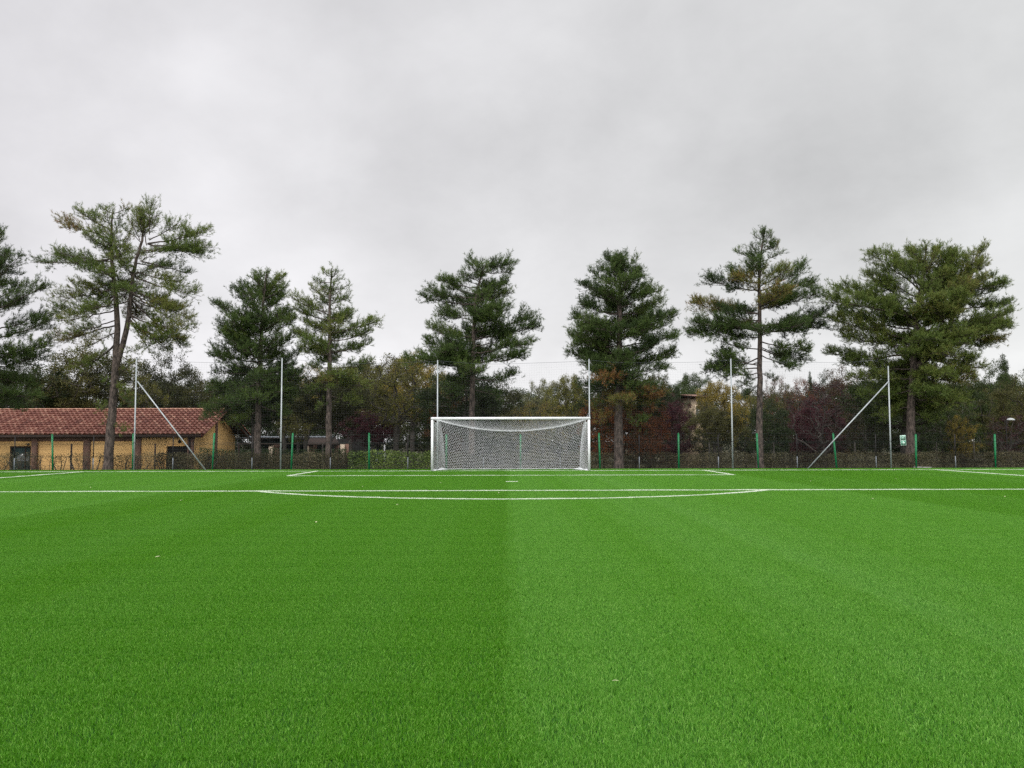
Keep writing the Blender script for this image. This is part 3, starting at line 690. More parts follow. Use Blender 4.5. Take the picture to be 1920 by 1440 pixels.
def hedge(px0, px1, ptop, Y, dep, name, label, m, leaf, dens, gap=0.0, seed=0, twig=60, group=None, gb=None):
    a = at(px0, ptop, Y); b = at(px1, ptop, Y); z0 = gz(Y)-.05 if gb is None else gb
    x0, x1, z1 = a.x, b.x, (a.z+b.z)/2; r_ = np.random.default_rng(seed); W_ = x1-x0; H = z1-z0
    e = empty(name, ((x0+x1)/2, Y, z0), label, 'hedge', group)
    n = int(W_*H*dens); u = r_.random(n)*W_; hz = 1-r_.random(n)**(1.0 if gap == 0 else 2.2)*1.0
    if gap: hz = np.clip(r_.beta(3.2, 1.3, n), 0, 1)
    top_ = 1+.035*np.sin(u*1.7+seed)+.02*np.sin(u*6.1)+r_.normal(0, .022, n)
    # push leaves to the faces of the hedge
    yy = np.where(r_.random(n) < .6, -dep/2+np.abs(r_.normal(0, .09, n)), (r_.random(n)-.5)*dep)
    rnd = np.clip((hz-.85)/.15, 0, 1); yy *= (1-.35*rnd)
    P = np.stack([x0+u, Y+yy, z0+hz*top_*H], -1)
    if gap:
        keep = (np.sin(u*2.3+1.3)+np.sin(u*5.1+hz*3)+np.sin(u*0.83))*.33+r_.normal(0, .35, n)+hz*1.6 > gap
        P = P[keep]
    V_, F_ = quads(P, leaf, seed); cl = .5+.3*np.sin(P[:, 0]*1.1+seed)*np.sin(P[:, 0]*.37+2)+r_.normal(0, .3, len(P))
    q = MB(); q.add(V_, F_, np.repeat(np.clip(cl, 0, 1), 4)); q.build('foliage', m, e, tint=True)
    q = MB(); nt_ = int(W_*twig/10)
    for k in range(nt_):
        x = x0+r_.random()*W_; y = Y+(r_.random()-.5)*dep*.8; dx = r_.normal(0, .25); h = H*r_.uniform(.55, 1.0)
        pt = [(x, y, z0)]
        for j in range(1, 5): pt.append((x+dx*j/4+r_.normal(0, .05), y+r_.normal(0, .06), z0+h*j/4))
        q.tube(pt, np.linspace(.012, .004, 5)*r_.uniform(.8, 1.8), 4, cap=False)
        for j in range(2):
            p_ = pt[r_.integers(1, 4)]; q.tube([p_, (p_[0]+r_.normal(0, .15), p_[1]-r_.random()*.15, p_[2]+.2), (p_[0]+r_.normal(0, .25), p_[1]-.15, p_[2]+.4)], .005, 3, cap=False)
    if gap:
        for x in np.arange(x0+.3, x1, 1.1):
            x = x+r_.normal(0, .2); 
            for s_ in range(4):
                dx = r_.normal(0, .38); q.tube([(x, Y, z0), (x+dx*.3, Y+r_.normal(0, .08), z0+H*.3), (x+dx*.9, Y+r_.normal(0, .12), z0+H*.6), (x+dx*1.3, Y, z0+H*.9)], [.04, .03, .022, .01], 5, cap=False)
    q.build('stems', MT['greybark'], e)
    return e
hedge(-60, 300, 850, 47.0, .6, 'hedge', 'sparse leggy hedge with gaps, in front of the yellow building', MT['hedgebrown'], .055, 800, .95, 3, 50)
hedge(296, 392, 850, 47.0, .6, 'hedge', 'thicker dark hedge in front of the dark doorway', MT['hedgebrown'], .055, 1900, .35, 13, 60)
hedge(388, 656, 850, 47.3, .8, 'hedge', 'dense reddish brown clipped hedge behind the fence left of the goal', MT['hedgebrown'], .05, 3400, 0, 4, 110)
hedge(654, 812, 846, 47.2, .9, 'hedge', 'bright green leafy laurel hedge beside the left goalpost', MT['hedgegreen'], .085, 1500, 0, 5, 20)
hedge(808, 2000, 849, 47.3, .8, 'hedge', 'long brown green clipped hedge running from the goal to the right edge', MT['hedgebrown'], .05, 3300, 0, 6, 90)
hedge(376, 650, 842, 51.5, .8, 'hedge', 'dark green leafy hedge behind the brown hedge, below the gable', MT['hedgedark'], .075, 1600, 0, 8, 15)

# ------------------------------------------------------------------ pines
def needles(S, D, sc, tint, seed, nn=15, wd=.016):
    """S shoot bases, D unit shoot directions; bundles of needles bristling around each shoot"""
    r_ = np.random.default_rng(seed); n = len(S)
    t = r_.random((n, nn))*1.0; base = S[:, None]+D[:, None]*(t*.20)[..., None]*sc[:, None, None]
    rv = r_.normal(size=(n, nn, 3)); rv -= D[:, None]*(rv*D[:, None]).sum(-1)[..., None]; rv /= np.linalg.norm(rv, axis=-1)[..., None]
    nd_ = D[:, None]*.75+rv*r_.uniform(.45, 1.0, (n, nn))[..., None]; nd_ /= np.linalg.norm(nd_, axis=-1)[..., None]
    ln = (r_.uniform(.09, .15, (n, nn)))[..., None]*sc[:, None, None]
    sd = np.cross(nd_, r_.normal(size=(n, nn, 3))); sd /= np.linalg.norm(sd, axis=-1)[..., None]; sd = sd*wd*sc[:, None, None]
    V_ = np.stack([base-sd*.5, base+sd*.5, base+nd_*ln], 2).reshape(-1, 3)
    tn = np.repeat(np.clip(tint[:, None]+r_.normal(0, .07, (n, nn)), 0, 1).ravel(), 3)
    return V_, np.arange(n*nn)[:, None]*3+np.array([0, 1, 2]), tn
def bez(a, c, b, n): t = np.linspace(0, 1, n)[:, None]; return (1-t)**2*a+2*t*(1-t)*c+t*t*b
def pine(name, label, Y, stems, limbs, r0, seed, fill=34, dens=1.0, tint=.40, dry=0.0, lowdry=None, fillz=None, start=.28, sag=.06, wd=.0145, barew=1.0):
    """stems: lists of photo points of each trunk; limbs: (attach px, attach py, tip px, tip py)"""
    r_ = np.random.default_rng(seed); g0 = gz(Y)
    S = [[np.array(at(px, py, Y)) for px, py in st] for st in stems]
    base = S[0][0].copy(); base[2] = g0-.1
    S[0][0] = base
    root = empty(name, tuple(base), label, 'tree', 'tall pines behind the fence')
    tk = MB(); ztop = max(s[-1][2] for s in S)
    for k, s in enumerate(S):
        P = np.array(s); n = len(P); d = np.concatenate([[0], np.cumsum(np.linalg.norm(np.diff(P, axis=0), axis=1))])
        dd = np.linspace(0, d[-1], 26); Q = np.stack([np.interp(dd, d, P[:, i]) for i in range(3)], -1)
        Q[1:-1] = (Q[:-2]+Q[1:-1]*2+Q[2:])/4
        Q[1:-1] += r_.normal(0, .012, (24, 3))
        hfr = (Q[:, 2]-g0)/(ztop-g0); rad = r0*(1-hfr)**.8*.92+.03
        rad[hfr < .06] *= 1+.35*(1-hfr[hfr < .06]/.06)
        if k: rad *= .9
        tk.tube(Q, rad, 12, cap=False)
    A = []; tips = []
    allst = np.concatenate([np.array(s) for s in S])
    def trunk_at(z, k=0):
        P = np.array(S[k]); return np.array([np.interp(z, P[:, 2], P[:, 0]), Y, z])
    for (ax, ay, tx, ty) in limbs:
        a = np.array(at(ax, ay, Y)); hl = abs(at(tx, ty, Y).x-a[0]); dy = r_.uniform(-.45, .45)*hl
        b = np.array(at(tx, ty, Y+dy)); b = b-(b-a)/np.linalg.norm(b-a)*.16; A.append((a, b, True)); tips.append((b[2], hl, a[2]))
    tips = np.array(tips)
    zlo = min(tips[:, 2].min(), tips[:, 0].min()); zhi = ztop
    if fillz: zlo = at(0, fillz, Y).z
    order = np.argsort(tips[:, 0])
    for k in range(fill):
        z = zlo+(zhi-zlo)*((k+r_.random())/fill)**.9
        w_ = np.exp(-((tips[:, 0]-z)/.9)**2)+1e-6
        L_ = (tips[:, 1]*w_).sum()/w_.sum()*r_.uniform(.75, 1.0)
        dz = ((tips[:, 0]-tips[:, 2])*w_).sum()/w_.sum()
        an = r_.choice([-1, 1])*R(r_.uniform(35, 145))-R(90)*0
        an = R(90)*r_.choice([-1, 1])+R(r_.uniform(-60, 60))
        if math.sin(z*3.9+seed)+r_.normal(0, .3) < -.72: continue
        a = trunk_at(z-dz, 0 if len(S) == 1 else int(r_.integers(0, len(S))))
        b = np.array([a[0]+L_*math.cos(an), Y+L_*math.sin(an), z]); A.append((a, b, False))
    SS = []; DD = []; SC = []; TT = []
    zn = lambda z: (z-g0)/(ztop-g0)
    ta = []; tb = []; tr_ = []
    for (a, b, key) in A:
        L_ = np.linalg.norm(b-a);
        if L_ < .15: continue
        c = (a+b)/2+np.array([r_.normal(0, .07)*L_, r_.normal(0, .09)*L_, -sag*L_-.03+r_.normal(0, .05)*L_]); n = max(6, int(L_/.28)+3)
        P = bez(a, c, b, n); P[1:-1] += r_.normal(0, .025, (n-2, 3))
        rb = min(.014+.010*L_, .055)*barew
        tk.tube(P, np.linspace(rb, .012, n), 5, cap=False)
        lt = tint+r_.normal(0, .09)
        if dry and r_.random() < dry: lt = r_.uniform(.66, .82)
        if lowdry is not None and (b[2]) < at(0, lowdry, Y).z and r_.random() < .55: lt = r_.uniform(.75, 1)
        dens_l = dens*r_.uniform(.75, 1.2)
        # side twigs in the outer part, getting shorter toward the tip
        step = .17
        dcum = np.concatenate([[0], np.cumsum(np.linalg.norm(np.diff(P, axis=0), axis=1))]); Lt = dcum[-1]
        st_ = start if key else start*.45
        ss = np.arange(max(st_*Lt, .12), Lt, step); ph = r_.uniform(0, 6)
        for s_ in ss:
            p_ = np.array([np.interp(s_, dcum, P[:, i]) for i in range(3)]); f_ = s_/Lt
            clump = 1.25+.75*math.sin(ph+s_*4.2)
            dr = P[min(int(f_*(n-1))+1, n-1)]-P[int(f_*(n-1)*.999)]; dr /= np.linalg.norm(dr)+1e-9
            for sd in (-1, 1):
                if r_.random() > .93: continue
                lat = np.array([-dr[1], dr[0], 0])*sd; lat /= np.linalg.norm(lat)+1e-9
                tl = L_*(.10+.30*math.sin(math.pi*min(1, max(0, f_-start)/(1-start)*.8+.2)))*r_.uniform(.6, 1.15); tl = min(tl, 1.15)
                tdir = dr*.75+lat*r_.uniform(.5, 1.0)+np.array([0, 0, r_.normal(.16, .30)]); tdir /= np.linalg.norm(tdir)
                q_ = p_+tdir*tl; q_[2] += r_.normal(0, .05)
                ta.append(p_); tb.append(q_); tr_.append(.007+.004*tl)
                m_ = max(1, int(tl/.078*dens_l*clump))
                for u in np.linspace(.15, 1, m_):
                    pp = p_+(q_-p_)*u+r_.normal(0, .075, 3)
                    dd_ = tdir*.55+np.array([0, 0, .55])+r_.normal(0, .38, 3)
                    SS.append(pp); DD.append(dd_); SC.append(r_.uniform(1.0, 1.5)); TT.append(lt+r_.normal(0, .05))
        for u in range(int(3*dens_l)+1):
            SS.append(b+r_.normal(0, .04, 3)); DD.append((b-P[-2])/.28*.6+np.array([0, 0, .7])+r_.normal(0, .3, 3)); SC.append(1.15); TT.append(lt)
    for s in S:
        for u in range(int(10*dens)):
            SS.append(s[-1]-np.array([0, 0, .5*r_.random()])+r_.normal(0, .09, 3)); DD.append(np.array([0, 0, 1])+r_.normal(0, .4, 3)); SC.append(1.2); TT.append(tint)
    tk.segs(ta, tb, tr_, 3)
    tk.build('trunk', MT['bark'], root, smooth=True)
    SS = np.array(SS); DD = np.array(DD); DD /= np.linalg.norm(DD, axis=1)[:, None]
    V_, F_, tn = needles(SS, DD, np.array(SC), np.clip(np.array(TT), 0, 1), seed+1, wd=wd)
    q = MB(); q.add(V_, F_, tn); q.build('crown', MT['needle'], root, tint=True)
    return root
PN = 47.6
pine('pine_tree', 'dark pine half cut off by the left edge of the photo', PN, [[(-30, 880), (-28, 700), (-30, 560), (-32, 425)]],
     [(-30, 520, 14, 470), (-30, 540, 38, 480), (-30, 570, 55, 528), (-30, 590, 88, 533), (-30, 620, 100, 592), (-30, 640, 92, 600), (-30, 660, 100, 640), (-30, 690, 80, 665), (-30, 500, 0, 436),
      (-30, 700, 60, 720), (-30, 720, 40, 770), (-30, 730, 75, 745), (-30, 550, -110, 520), (-30, 620, -150, 600), (-30, 680, -140, 680)], .24, 11, 42, .8, .26, fillz=740)
pine('pine_tree', 'tallest sparse pine with a forked trunk, in front of the tiled roof', 46.6,
     [[(201, 880), (207, 810), (213, 740), (217, 680), (220, 615), (217, 552), (208, 490), (209, 430), (212, 395)], [(217, 690), (232, 640), (240, 602), (246, 552), (249, 515), (257, 480), (266, 455), (272, 405)]],
     [(207, 485, 68, 490), (208, 490, 100, 472), (209, 450, 105, 415), (209, 430, 142, 393), (210, 420, 170, 402), (211, 400, 185, 388), (212, 395, 215, 383), (212, 400, 245, 385), (280, 440, 285, 376), (275, 460, 262, 392), (285, 420, 272, 380),
      (285, 430, 300, 412), (280, 450, 340, 415), (277, 457, 386, 433), (277, 457, 396, 463), (270, 470, 375, 470), (265, 490, 357, 512), (256, 510, 340, 530), (254, 520, 369, 550), (250, 540, 363, 603), (250, 550, 350, 620), (245, 590, 345, 638), (250, 560, 335, 585),
      (245, 600, 320, 640), (217, 540, 100, 558), (217, 560, 95, 585), (218, 580, 108, 602), (218, 600, 125, 628), (220, 620, 137, 662), (220, 640, 165, 690), (217, 545, 130, 530), (240, 600, 300, 645), (225, 520, 180, 500), (225, 470, 170, 455), (235, 480, 240, 440), (254, 515, 290, 500), (218, 690, 255, 702), (216, 700, 188, 722), (215, 730, 252, 765), (213, 750, 184, 775), (211, 790, 237, 812), (219, 660, 262, 655), (225, 665, 268, 690), (217, 715, 240, 740), (212, 770, 192, 800), (220, 640, 200, 620), (243, 600, 225, 585), (250, 565, 352, 652), (245, 590, 318, 658), (243, 600, 288, 668), (218, 610, 108, 645), (218, 645, 138, 695), (217, 500, 150, 490), (262, 490, 300, 470), (209, 450, 180, 425), (212, 410, 240, 398), (262, 450, 238, 405), (268, 440, 255, 392), (265, 455, 232, 430), (257, 480, 232, 455), (210, 470, 236, 450), (268, 430, 262, 385), (249, 520, 228, 490), (212, 440, 226, 412)],
     .25, 12, 44, .62, .56, .16, fillz=600, start=.30, wd=.014, barew=1.0)
pine('pine_tree', 'bushy green pine left of the slimmer one, standing over the gable end', PN, [[(482, 880), (484, 760), (489, 640), (493, 570), (500, 510)]],
     [(497, 540, 502, 506), (495, 550, 476, 510), (497, 545, 535, 515), (495, 560, 540, 535), (493, 570, 470, 533), (493, 580, 447, 531), (493, 590, 442, 540), (492, 590, 453, 560), (493, 580, 534, 552), (492, 600, 542, 580), (490, 620, 403, 568), (490, 640, 407, 604), (490, 650, 406, 627),
      (489, 680, 396, 650), (489, 690, 392, 664), (490, 640, 557, 595), (490, 660, 560, 625), (488, 700, 565, 660), (487, 700, 400, 700), (487, 720, 388, 735), (486, 740, 392, 770), (486, 740, 380, 785), (486, 720, 560, 700), (486, 740, 555, 740), (485, 760, 540, 775), (485, 770, 430, 800)],
     .20, 13, 64, .9, .33, fillz=770, start=.22)
pine('pine_tree', 'slim pine with a conical top, right of the bushy green pine', PN, [[(616, 880), (617, 760), (618, 640), (619, 560), (622, 503)]],
     [(621, 520, 603, 508), (621, 520, 633, 507), (621, 530, 590, 528), (621, 530, 647, 520), (620, 545, 659, 533), (620, 560, 578, 534), (620, 570, 661, 552), (619, 600, 663, 586), (619, 590, 540, 554), (619, 600, 547, 577), (619, 620, 560, 600), (618, 640, 550, 622), (619, 625, 713, 602), (618, 640, 701, 622),
      (618, 660, 701, 642), (618, 665, 560, 655), (618, 690, 700, 680), (618, 690, 565, 690), (617, 720, 690, 720), (617, 720, 570, 735), (617, 740, 680, 760), (617, 750, 590, 770), (619, 580, 640, 575)], .18, 14, 44, .85, .52, .08, fillz=740)
pine('pine_tree', 'layered pine with a leaning flat top, behind the left half of the goal', PN, [[(884, 880), (885, 760), (887, 660), (889, 590), (896, 530), (912, 495)]],
     [(905, 505, 903, 486), (903, 510, 893, 492), (908, 503, 945, 484), (910, 500, 952, 495), (905, 512, 925, 500), (905, 510, 878, 481), (910, 500, 927, 485), (912, 500, 973, 492), (908, 510, 962, 509), (903, 515, 935, 497), (896, 535, 857, 511), (895, 540, 819, 525), (893, 550, 840, 540), (893, 560, 798, 546), (892, 570, 794, 558), (893, 550, 956, 526), (892, 565, 962, 549), (891, 580, 951, 574), (891, 590, 830, 585), (890, 600, 816, 588),
      (889, 620, 940, 605), (888, 625, 1002, 593), (888, 635, 1014, 611), (888, 640, 801, 610), (888, 650, 960, 632), (887, 655, 795, 636), (887, 665, 997, 642), (887, 680, 988, 669), (887, 680, 804, 656), (887, 690, 759, 672), (887, 710, 970, 702), (886, 730, 940, 740), (886, 730, 830, 725)], .19, 15, 42, 1.0, .30, fillz=720)
pine('pine_tree', 'dense broad conical pine behind the right goalpost', 46.5, [[(1160, 880), (1160, 760), (1161, 650), (1162, 560), (1160, 478)]],
     [(1160, 510, 1134, 474), (1160, 500, 1157, 471), (1160, 500, 1177, 472), (1160, 510, 1200, 479), (1161, 530, 1206, 505), (1161, 530, 1120, 490), (1161, 540, 1104, 506), (1161, 550, 1087, 534), (1161, 560, 1215, 530), (1161, 570, 1244, 543), (1161, 590, 1241, 566), (1161, 590, 1084, 563), (1161, 610, 1072, 590), (1161, 620, 1268, 593), (1161, 630, 1250, 610),
      (1161, 650, 1273, 630), (1161, 650, 1064, 626), (1161, 665, 1075, 642), (1161, 680, 1061, 660), (1161, 680, 1265, 659), (1161, 700, 1090, 685), (1161, 700, 1255, 690), (1161, 720, 1080, 720), (1161, 720, 1250, 725), (1160, 750, 1110, 760), (1160, 750, 1230, 755), (1160, 770, 1115, 795), (1160, 780, 1215, 790), (1160, 740, 1248, 745)],
     .27, 16, 88, .95, .27, fillz=770, lowdry=715)
pine('pine_tree', 'open layered pine with a tall bare trunk, right of the goal', 46.4, [[(1425, 880), (1424, 760), (1425, 620), (1423, 540), (1426, 480), (1433, 432)]],
     [(1432, 450, 1408, 439), (1433, 445, 1434, 433), (1431, 460, 1451, 444), (1430, 470, 1463, 458), (1429, 490, 1473, 470), (1428, 490, 1379, 470), (1426, 520, 1367, 504), (1426, 525, 1395, 490), (1425, 545, 1324, 525), (1426, 530, 1470, 500), (1425, 545, 1513, 497), (1425, 560, 1528, 532), (1425, 575, 1490, 560), (1425, 580, 1538, 552), (1425, 590, 1296, 569),
      (1425, 600, 1340, 575), (1425, 610, 1301, 604), (1425, 620, 1350, 612), (1425, 600, 1289, 629), (1425, 610, 1545, 587), (1425, 620, 1542, 611), (1425, 630, 1480, 600), (1425, 640, 1521, 655), (1425, 655, 1513, 676), (1425, 650, 1480, 668), (1425, 680, 1334, 668), (1425, 690, 1325, 690), (1425, 685, 1350, 660), (1425, 705, 1380, 728), (1425, 700, 1460, 715), (1425, 655, 1352, 640), (1425, 700, 1345, 705), (1425, 670, 1318, 700), (1425, 715, 1395, 745), (1425, 665, 1500, 690)],
     .185, 17, 26, 1.0, .31, .08, fillz=660)
pine('pine_tree', 'widest bright green pine with a rounded crown, above the exit sign', PN, [[(1706, 880), (1708, 760), (1713, 680), (1720, 580), (1730, 520), (1738, 460)], [(1715, 690), (1765, 650), (1785, 600), (1800, 540), (1815, 490)]],
     [(1735, 490, 1736, 453), (1733, 500, 1700, 463), (1735, 500, 1765, 457), (1731, 520, 1680, 480), (1728, 540, 1655, 471), (1727, 545, 1633, 476), (1725, 560, 1640, 510), (1723, 570, 1624, 515), (1722, 580, 1600, 540), (1720, 590, 1566, 538), (1719, 600, 1552, 566), (1718, 620, 1570, 585), (1717, 640, 1562, 600), (1716, 650, 1575, 630), (1716, 660, 1549, 662), (1715, 690, 1580, 670),
      (1810, 510, 1803, 478), (1810, 520, 1850, 481), (1805, 535, 1865, 518), (1803, 545, 1891, 528), (1800, 555, 1870, 545), (1795, 580, 1880, 575), (1790, 600, 1889, 614), (1785, 610, 1870, 600), (1780, 625, 1886, 642), (1775, 640, 1860, 650), (1740, 670, 1850, 690), (1730, 540, 1780, 490), (1728, 550, 1790, 520), (1725, 590, 1700, 550),
      (1713, 710, 1600, 705), (1713, 710, 1830, 710), (1712, 730, 1610, 740), (1712, 740, 1820, 745), (1710, 760, 1640, 780), (1710, 770, 1770, 790), (1735, 520, 1720, 480), (1760, 570, 1775, 482), (1750, 600, 1760, 505), (1770, 590, 1788, 468), (1740, 620, 1800, 560), (1725, 620, 1660, 560), (1725, 640, 1640, 620), (1770, 640, 1840, 600), (1745, 520, 1785, 500), (1738, 500, 1782, 472), (1755, 560, 1800, 520), (1730, 560, 1765, 530), (1750, 640, 1790, 640), (1780, 560, 1830, 505), (1790, 560, 1845, 530), (1725, 640, 1770, 680)],
     .26, 18, 100, 1.0, .56, fillz=780, start=.25)

# ------------------------------------------------------------------ broadleaf trees
def tree_template(H, Wd, base, nclu, leaves, leafsize, seed, spread=.42, shape='round', bare=False, trunks=1):
    """returns trunk mesh and crown mesh, standing at the origin, H metres tall, Wd wide"""
    r_ = np.random.default_rng(seed); cl = []
    while len(cl) < nclu:
        u = r_.uniform(-1, 1, 3)
        if np.linalg.norm(u) > 1: continue
        rr = np.linalg.norm(u)
        if r_.random() > .25+.75*rr: continue
        z = base*H+(u[2]*.5+.5)*(H-base*H-.25)
        f_ = (z-base*H)/(H-base*H)
        if shape == 'cone': k = (1-f_)*1.0+.06; x, y = u[0]*k, u[1]*k
        elif shape == 'column': k = .9*(1-f_**3)+.1; x, y = u[0]*k, u[1]*k
        else:
            an = math.atan2(u[1], u[0]); k = 1+.22*math.sin(3*an+seed)+.15*math.sin(5*an+f_*6+seed*2); x, y = u[0]*k, u[1]*k
        cl.append((x*Wd/2, y*Wd/2, z))
    cl = np.array(cl); tb = MB()
    nodes = [np.array((0, 0, 0.)), np.array((r_.normal(0, .05), r_.normal(0, .05), base*H*.6)), np.array((r_.normal(0, .1), r_.normal(0, .1), base*H*1.05))]; par = [-1, 0, 1]
    top_ = nodes[-1]
    for k in range(1, 5): nodes.append(top_+np.array((r_.normal(0, .15), r_.normal(0, .15), (H-base*H)*.17*k))); par.append(len(nodes)-2)
    for p_ in cl[np.argsort(np.linalg.norm(cl-top_, axis=1))]:
        Nn = np.array(nodes[1:]); dd = np.linalg.norm(Nn-p_, axis=1)+np.where(Nn[:, 2] > p_[2]-.05, 1.2, 0); j = int(np.argmin(dd))+1
        q_ = nodes[j]; mid = (q_+p_)/2+r_.normal(0, .08, 3)*np.linalg.norm(p_-q_)
        nodes.append(mid); par.append(j); nodes.append(p_); par.append(len(nodes)-2)
    cnt = np.ones(len(nodes))
    for i in range(len(nodes)-1, 0, -1): cnt[par[i]] += cnt[i]
    rad = .011*np.sqrt(cnt)*H/8+.004
    for i in range(1, len(nodes)):
        a, b = nodes[par[i]], nodes[i]
        tb.tube([a, (a+b)/2+r_.normal(0, .02, 3), b], [min(rad[par[i]], rad[i]*1.25), rad[i], rad[i]*.95], 7 if cnt[i] > 20 else 4, cap=False)
    if bare or True:
        A = []; B = []
        for p_ in cl:
            for k in range(7 if bare else 3):
                d = r_.normal(size=3); d[2] = abs(d[2])*.8+.2; d /= np.linalg.norm(d); A.append(p_); B.append(p_+d*r_.uniform(.2, .55))
        tb.segs(A, B, .006, 3)
    V_, F_, Tn = [], [], []
    n = leaves; ci = r_.integers(0, len(cl), n); cs = r_.uniform(.65, 1.25, len(cl))
    d = r_.normal(size=(n, 3)); d /= np.linalg.norm(d, axis=1)[:, None]; rr = r_.random(n)**.45*spread
    P = cl[ci]+d*(rr*cs[ci])[:, None]*np.array([1, 1, .7]); V_, F_ = quads(P, leafsize, seed, .3)
    ct = r_.normal(.5, .2, len(cl)); tn = np.clip(ct[ci]+r_.normal(0, .16, n), 0, 1)
    tm = mesh_np('trunk', np.concatenate(tb.v), tb.f, MT['greybark'], True)
    cm_ = mesh_np('crown', V_, [F_], MT['leaf'], False, np.repeat(tn, 4)); return tm, cm_
TP = dict(
    round=tree_template(8.0, 6.0, .28, 190, 30000, .115, 21, .55),
    low=tree_template(8.0, 6.0, .08, 230, 34000, .115, 22, .58),
    airy=tree_template(8.0, 6.2, .22, 190, 17000, .11, 23, .55, bare=True),
    bare=tree_template(8.0, 6.2, .20, 210, 8500, .10, 24, .5, bare=True),
    cone=tree_template(8.0, 3.4, .05, 170, 26000, .10, 25, .42, 'cone'),
    high=tree_template(8.0, 6.0, .42, 190, 28000, .115, 31, .50),
    highairy=tree_template(8.0, 6.2, .38, 210, 13000, .11, 33, .52, bare=True),
    lump=tree_template(8.0, 7.0, .12, 170, 30000, .13, 26, .70),
)
COL = dict(dkgreen=(.0336, .0541, .0168), green=(.0514, .0793, .0205), olive=(.0887, .0887, .0261), yellow=(.2427, .1867, .0327), ygreen=(.1401, .1401, .0298), pale=(.1867, .1960, .0840),
           maroon=(.0699, .0205, .0280), orange=(.2333, .0793, .0261), brown=(.0887, .0579, .0298), rust=(.1774, .0699, .0298), midbrown=(.046, .052, .018))
def tree(px, ptop, wpx, Y, kind, col, label, cat='tree', name='broadleaf_tree', rot=None, group='trees beyond the fence'):
    tm, cmh = TP[kind]; a = at(px, ptop, Y); H = a.z+.7; s = FPX/Y; Wm = wpx/s
    e = empty(name, (a.x, Y, -.75), label, cat, group); e.rotation_euler = (0, 0, random.random()*6.28 if rot is None else rot)
    base_w = {'cone': 3.4, 'lump': 7.0, 'airy': 6.2, 'bare': 6.2, 'highairy': 6.2}.get(kind, 6.0)
    e.scale = (Wm/base_w, Wm/base_w, H/8.0)
    t_ = bpy.data.objects.new('trunk', tm); C.objects.link(t_); t_.parent = e
    c_ = bpy.data.objects.new('crown', cmh); C.objects.link(c_); c_.parent = e; c_.color = (*COL[col], 1)
    return e
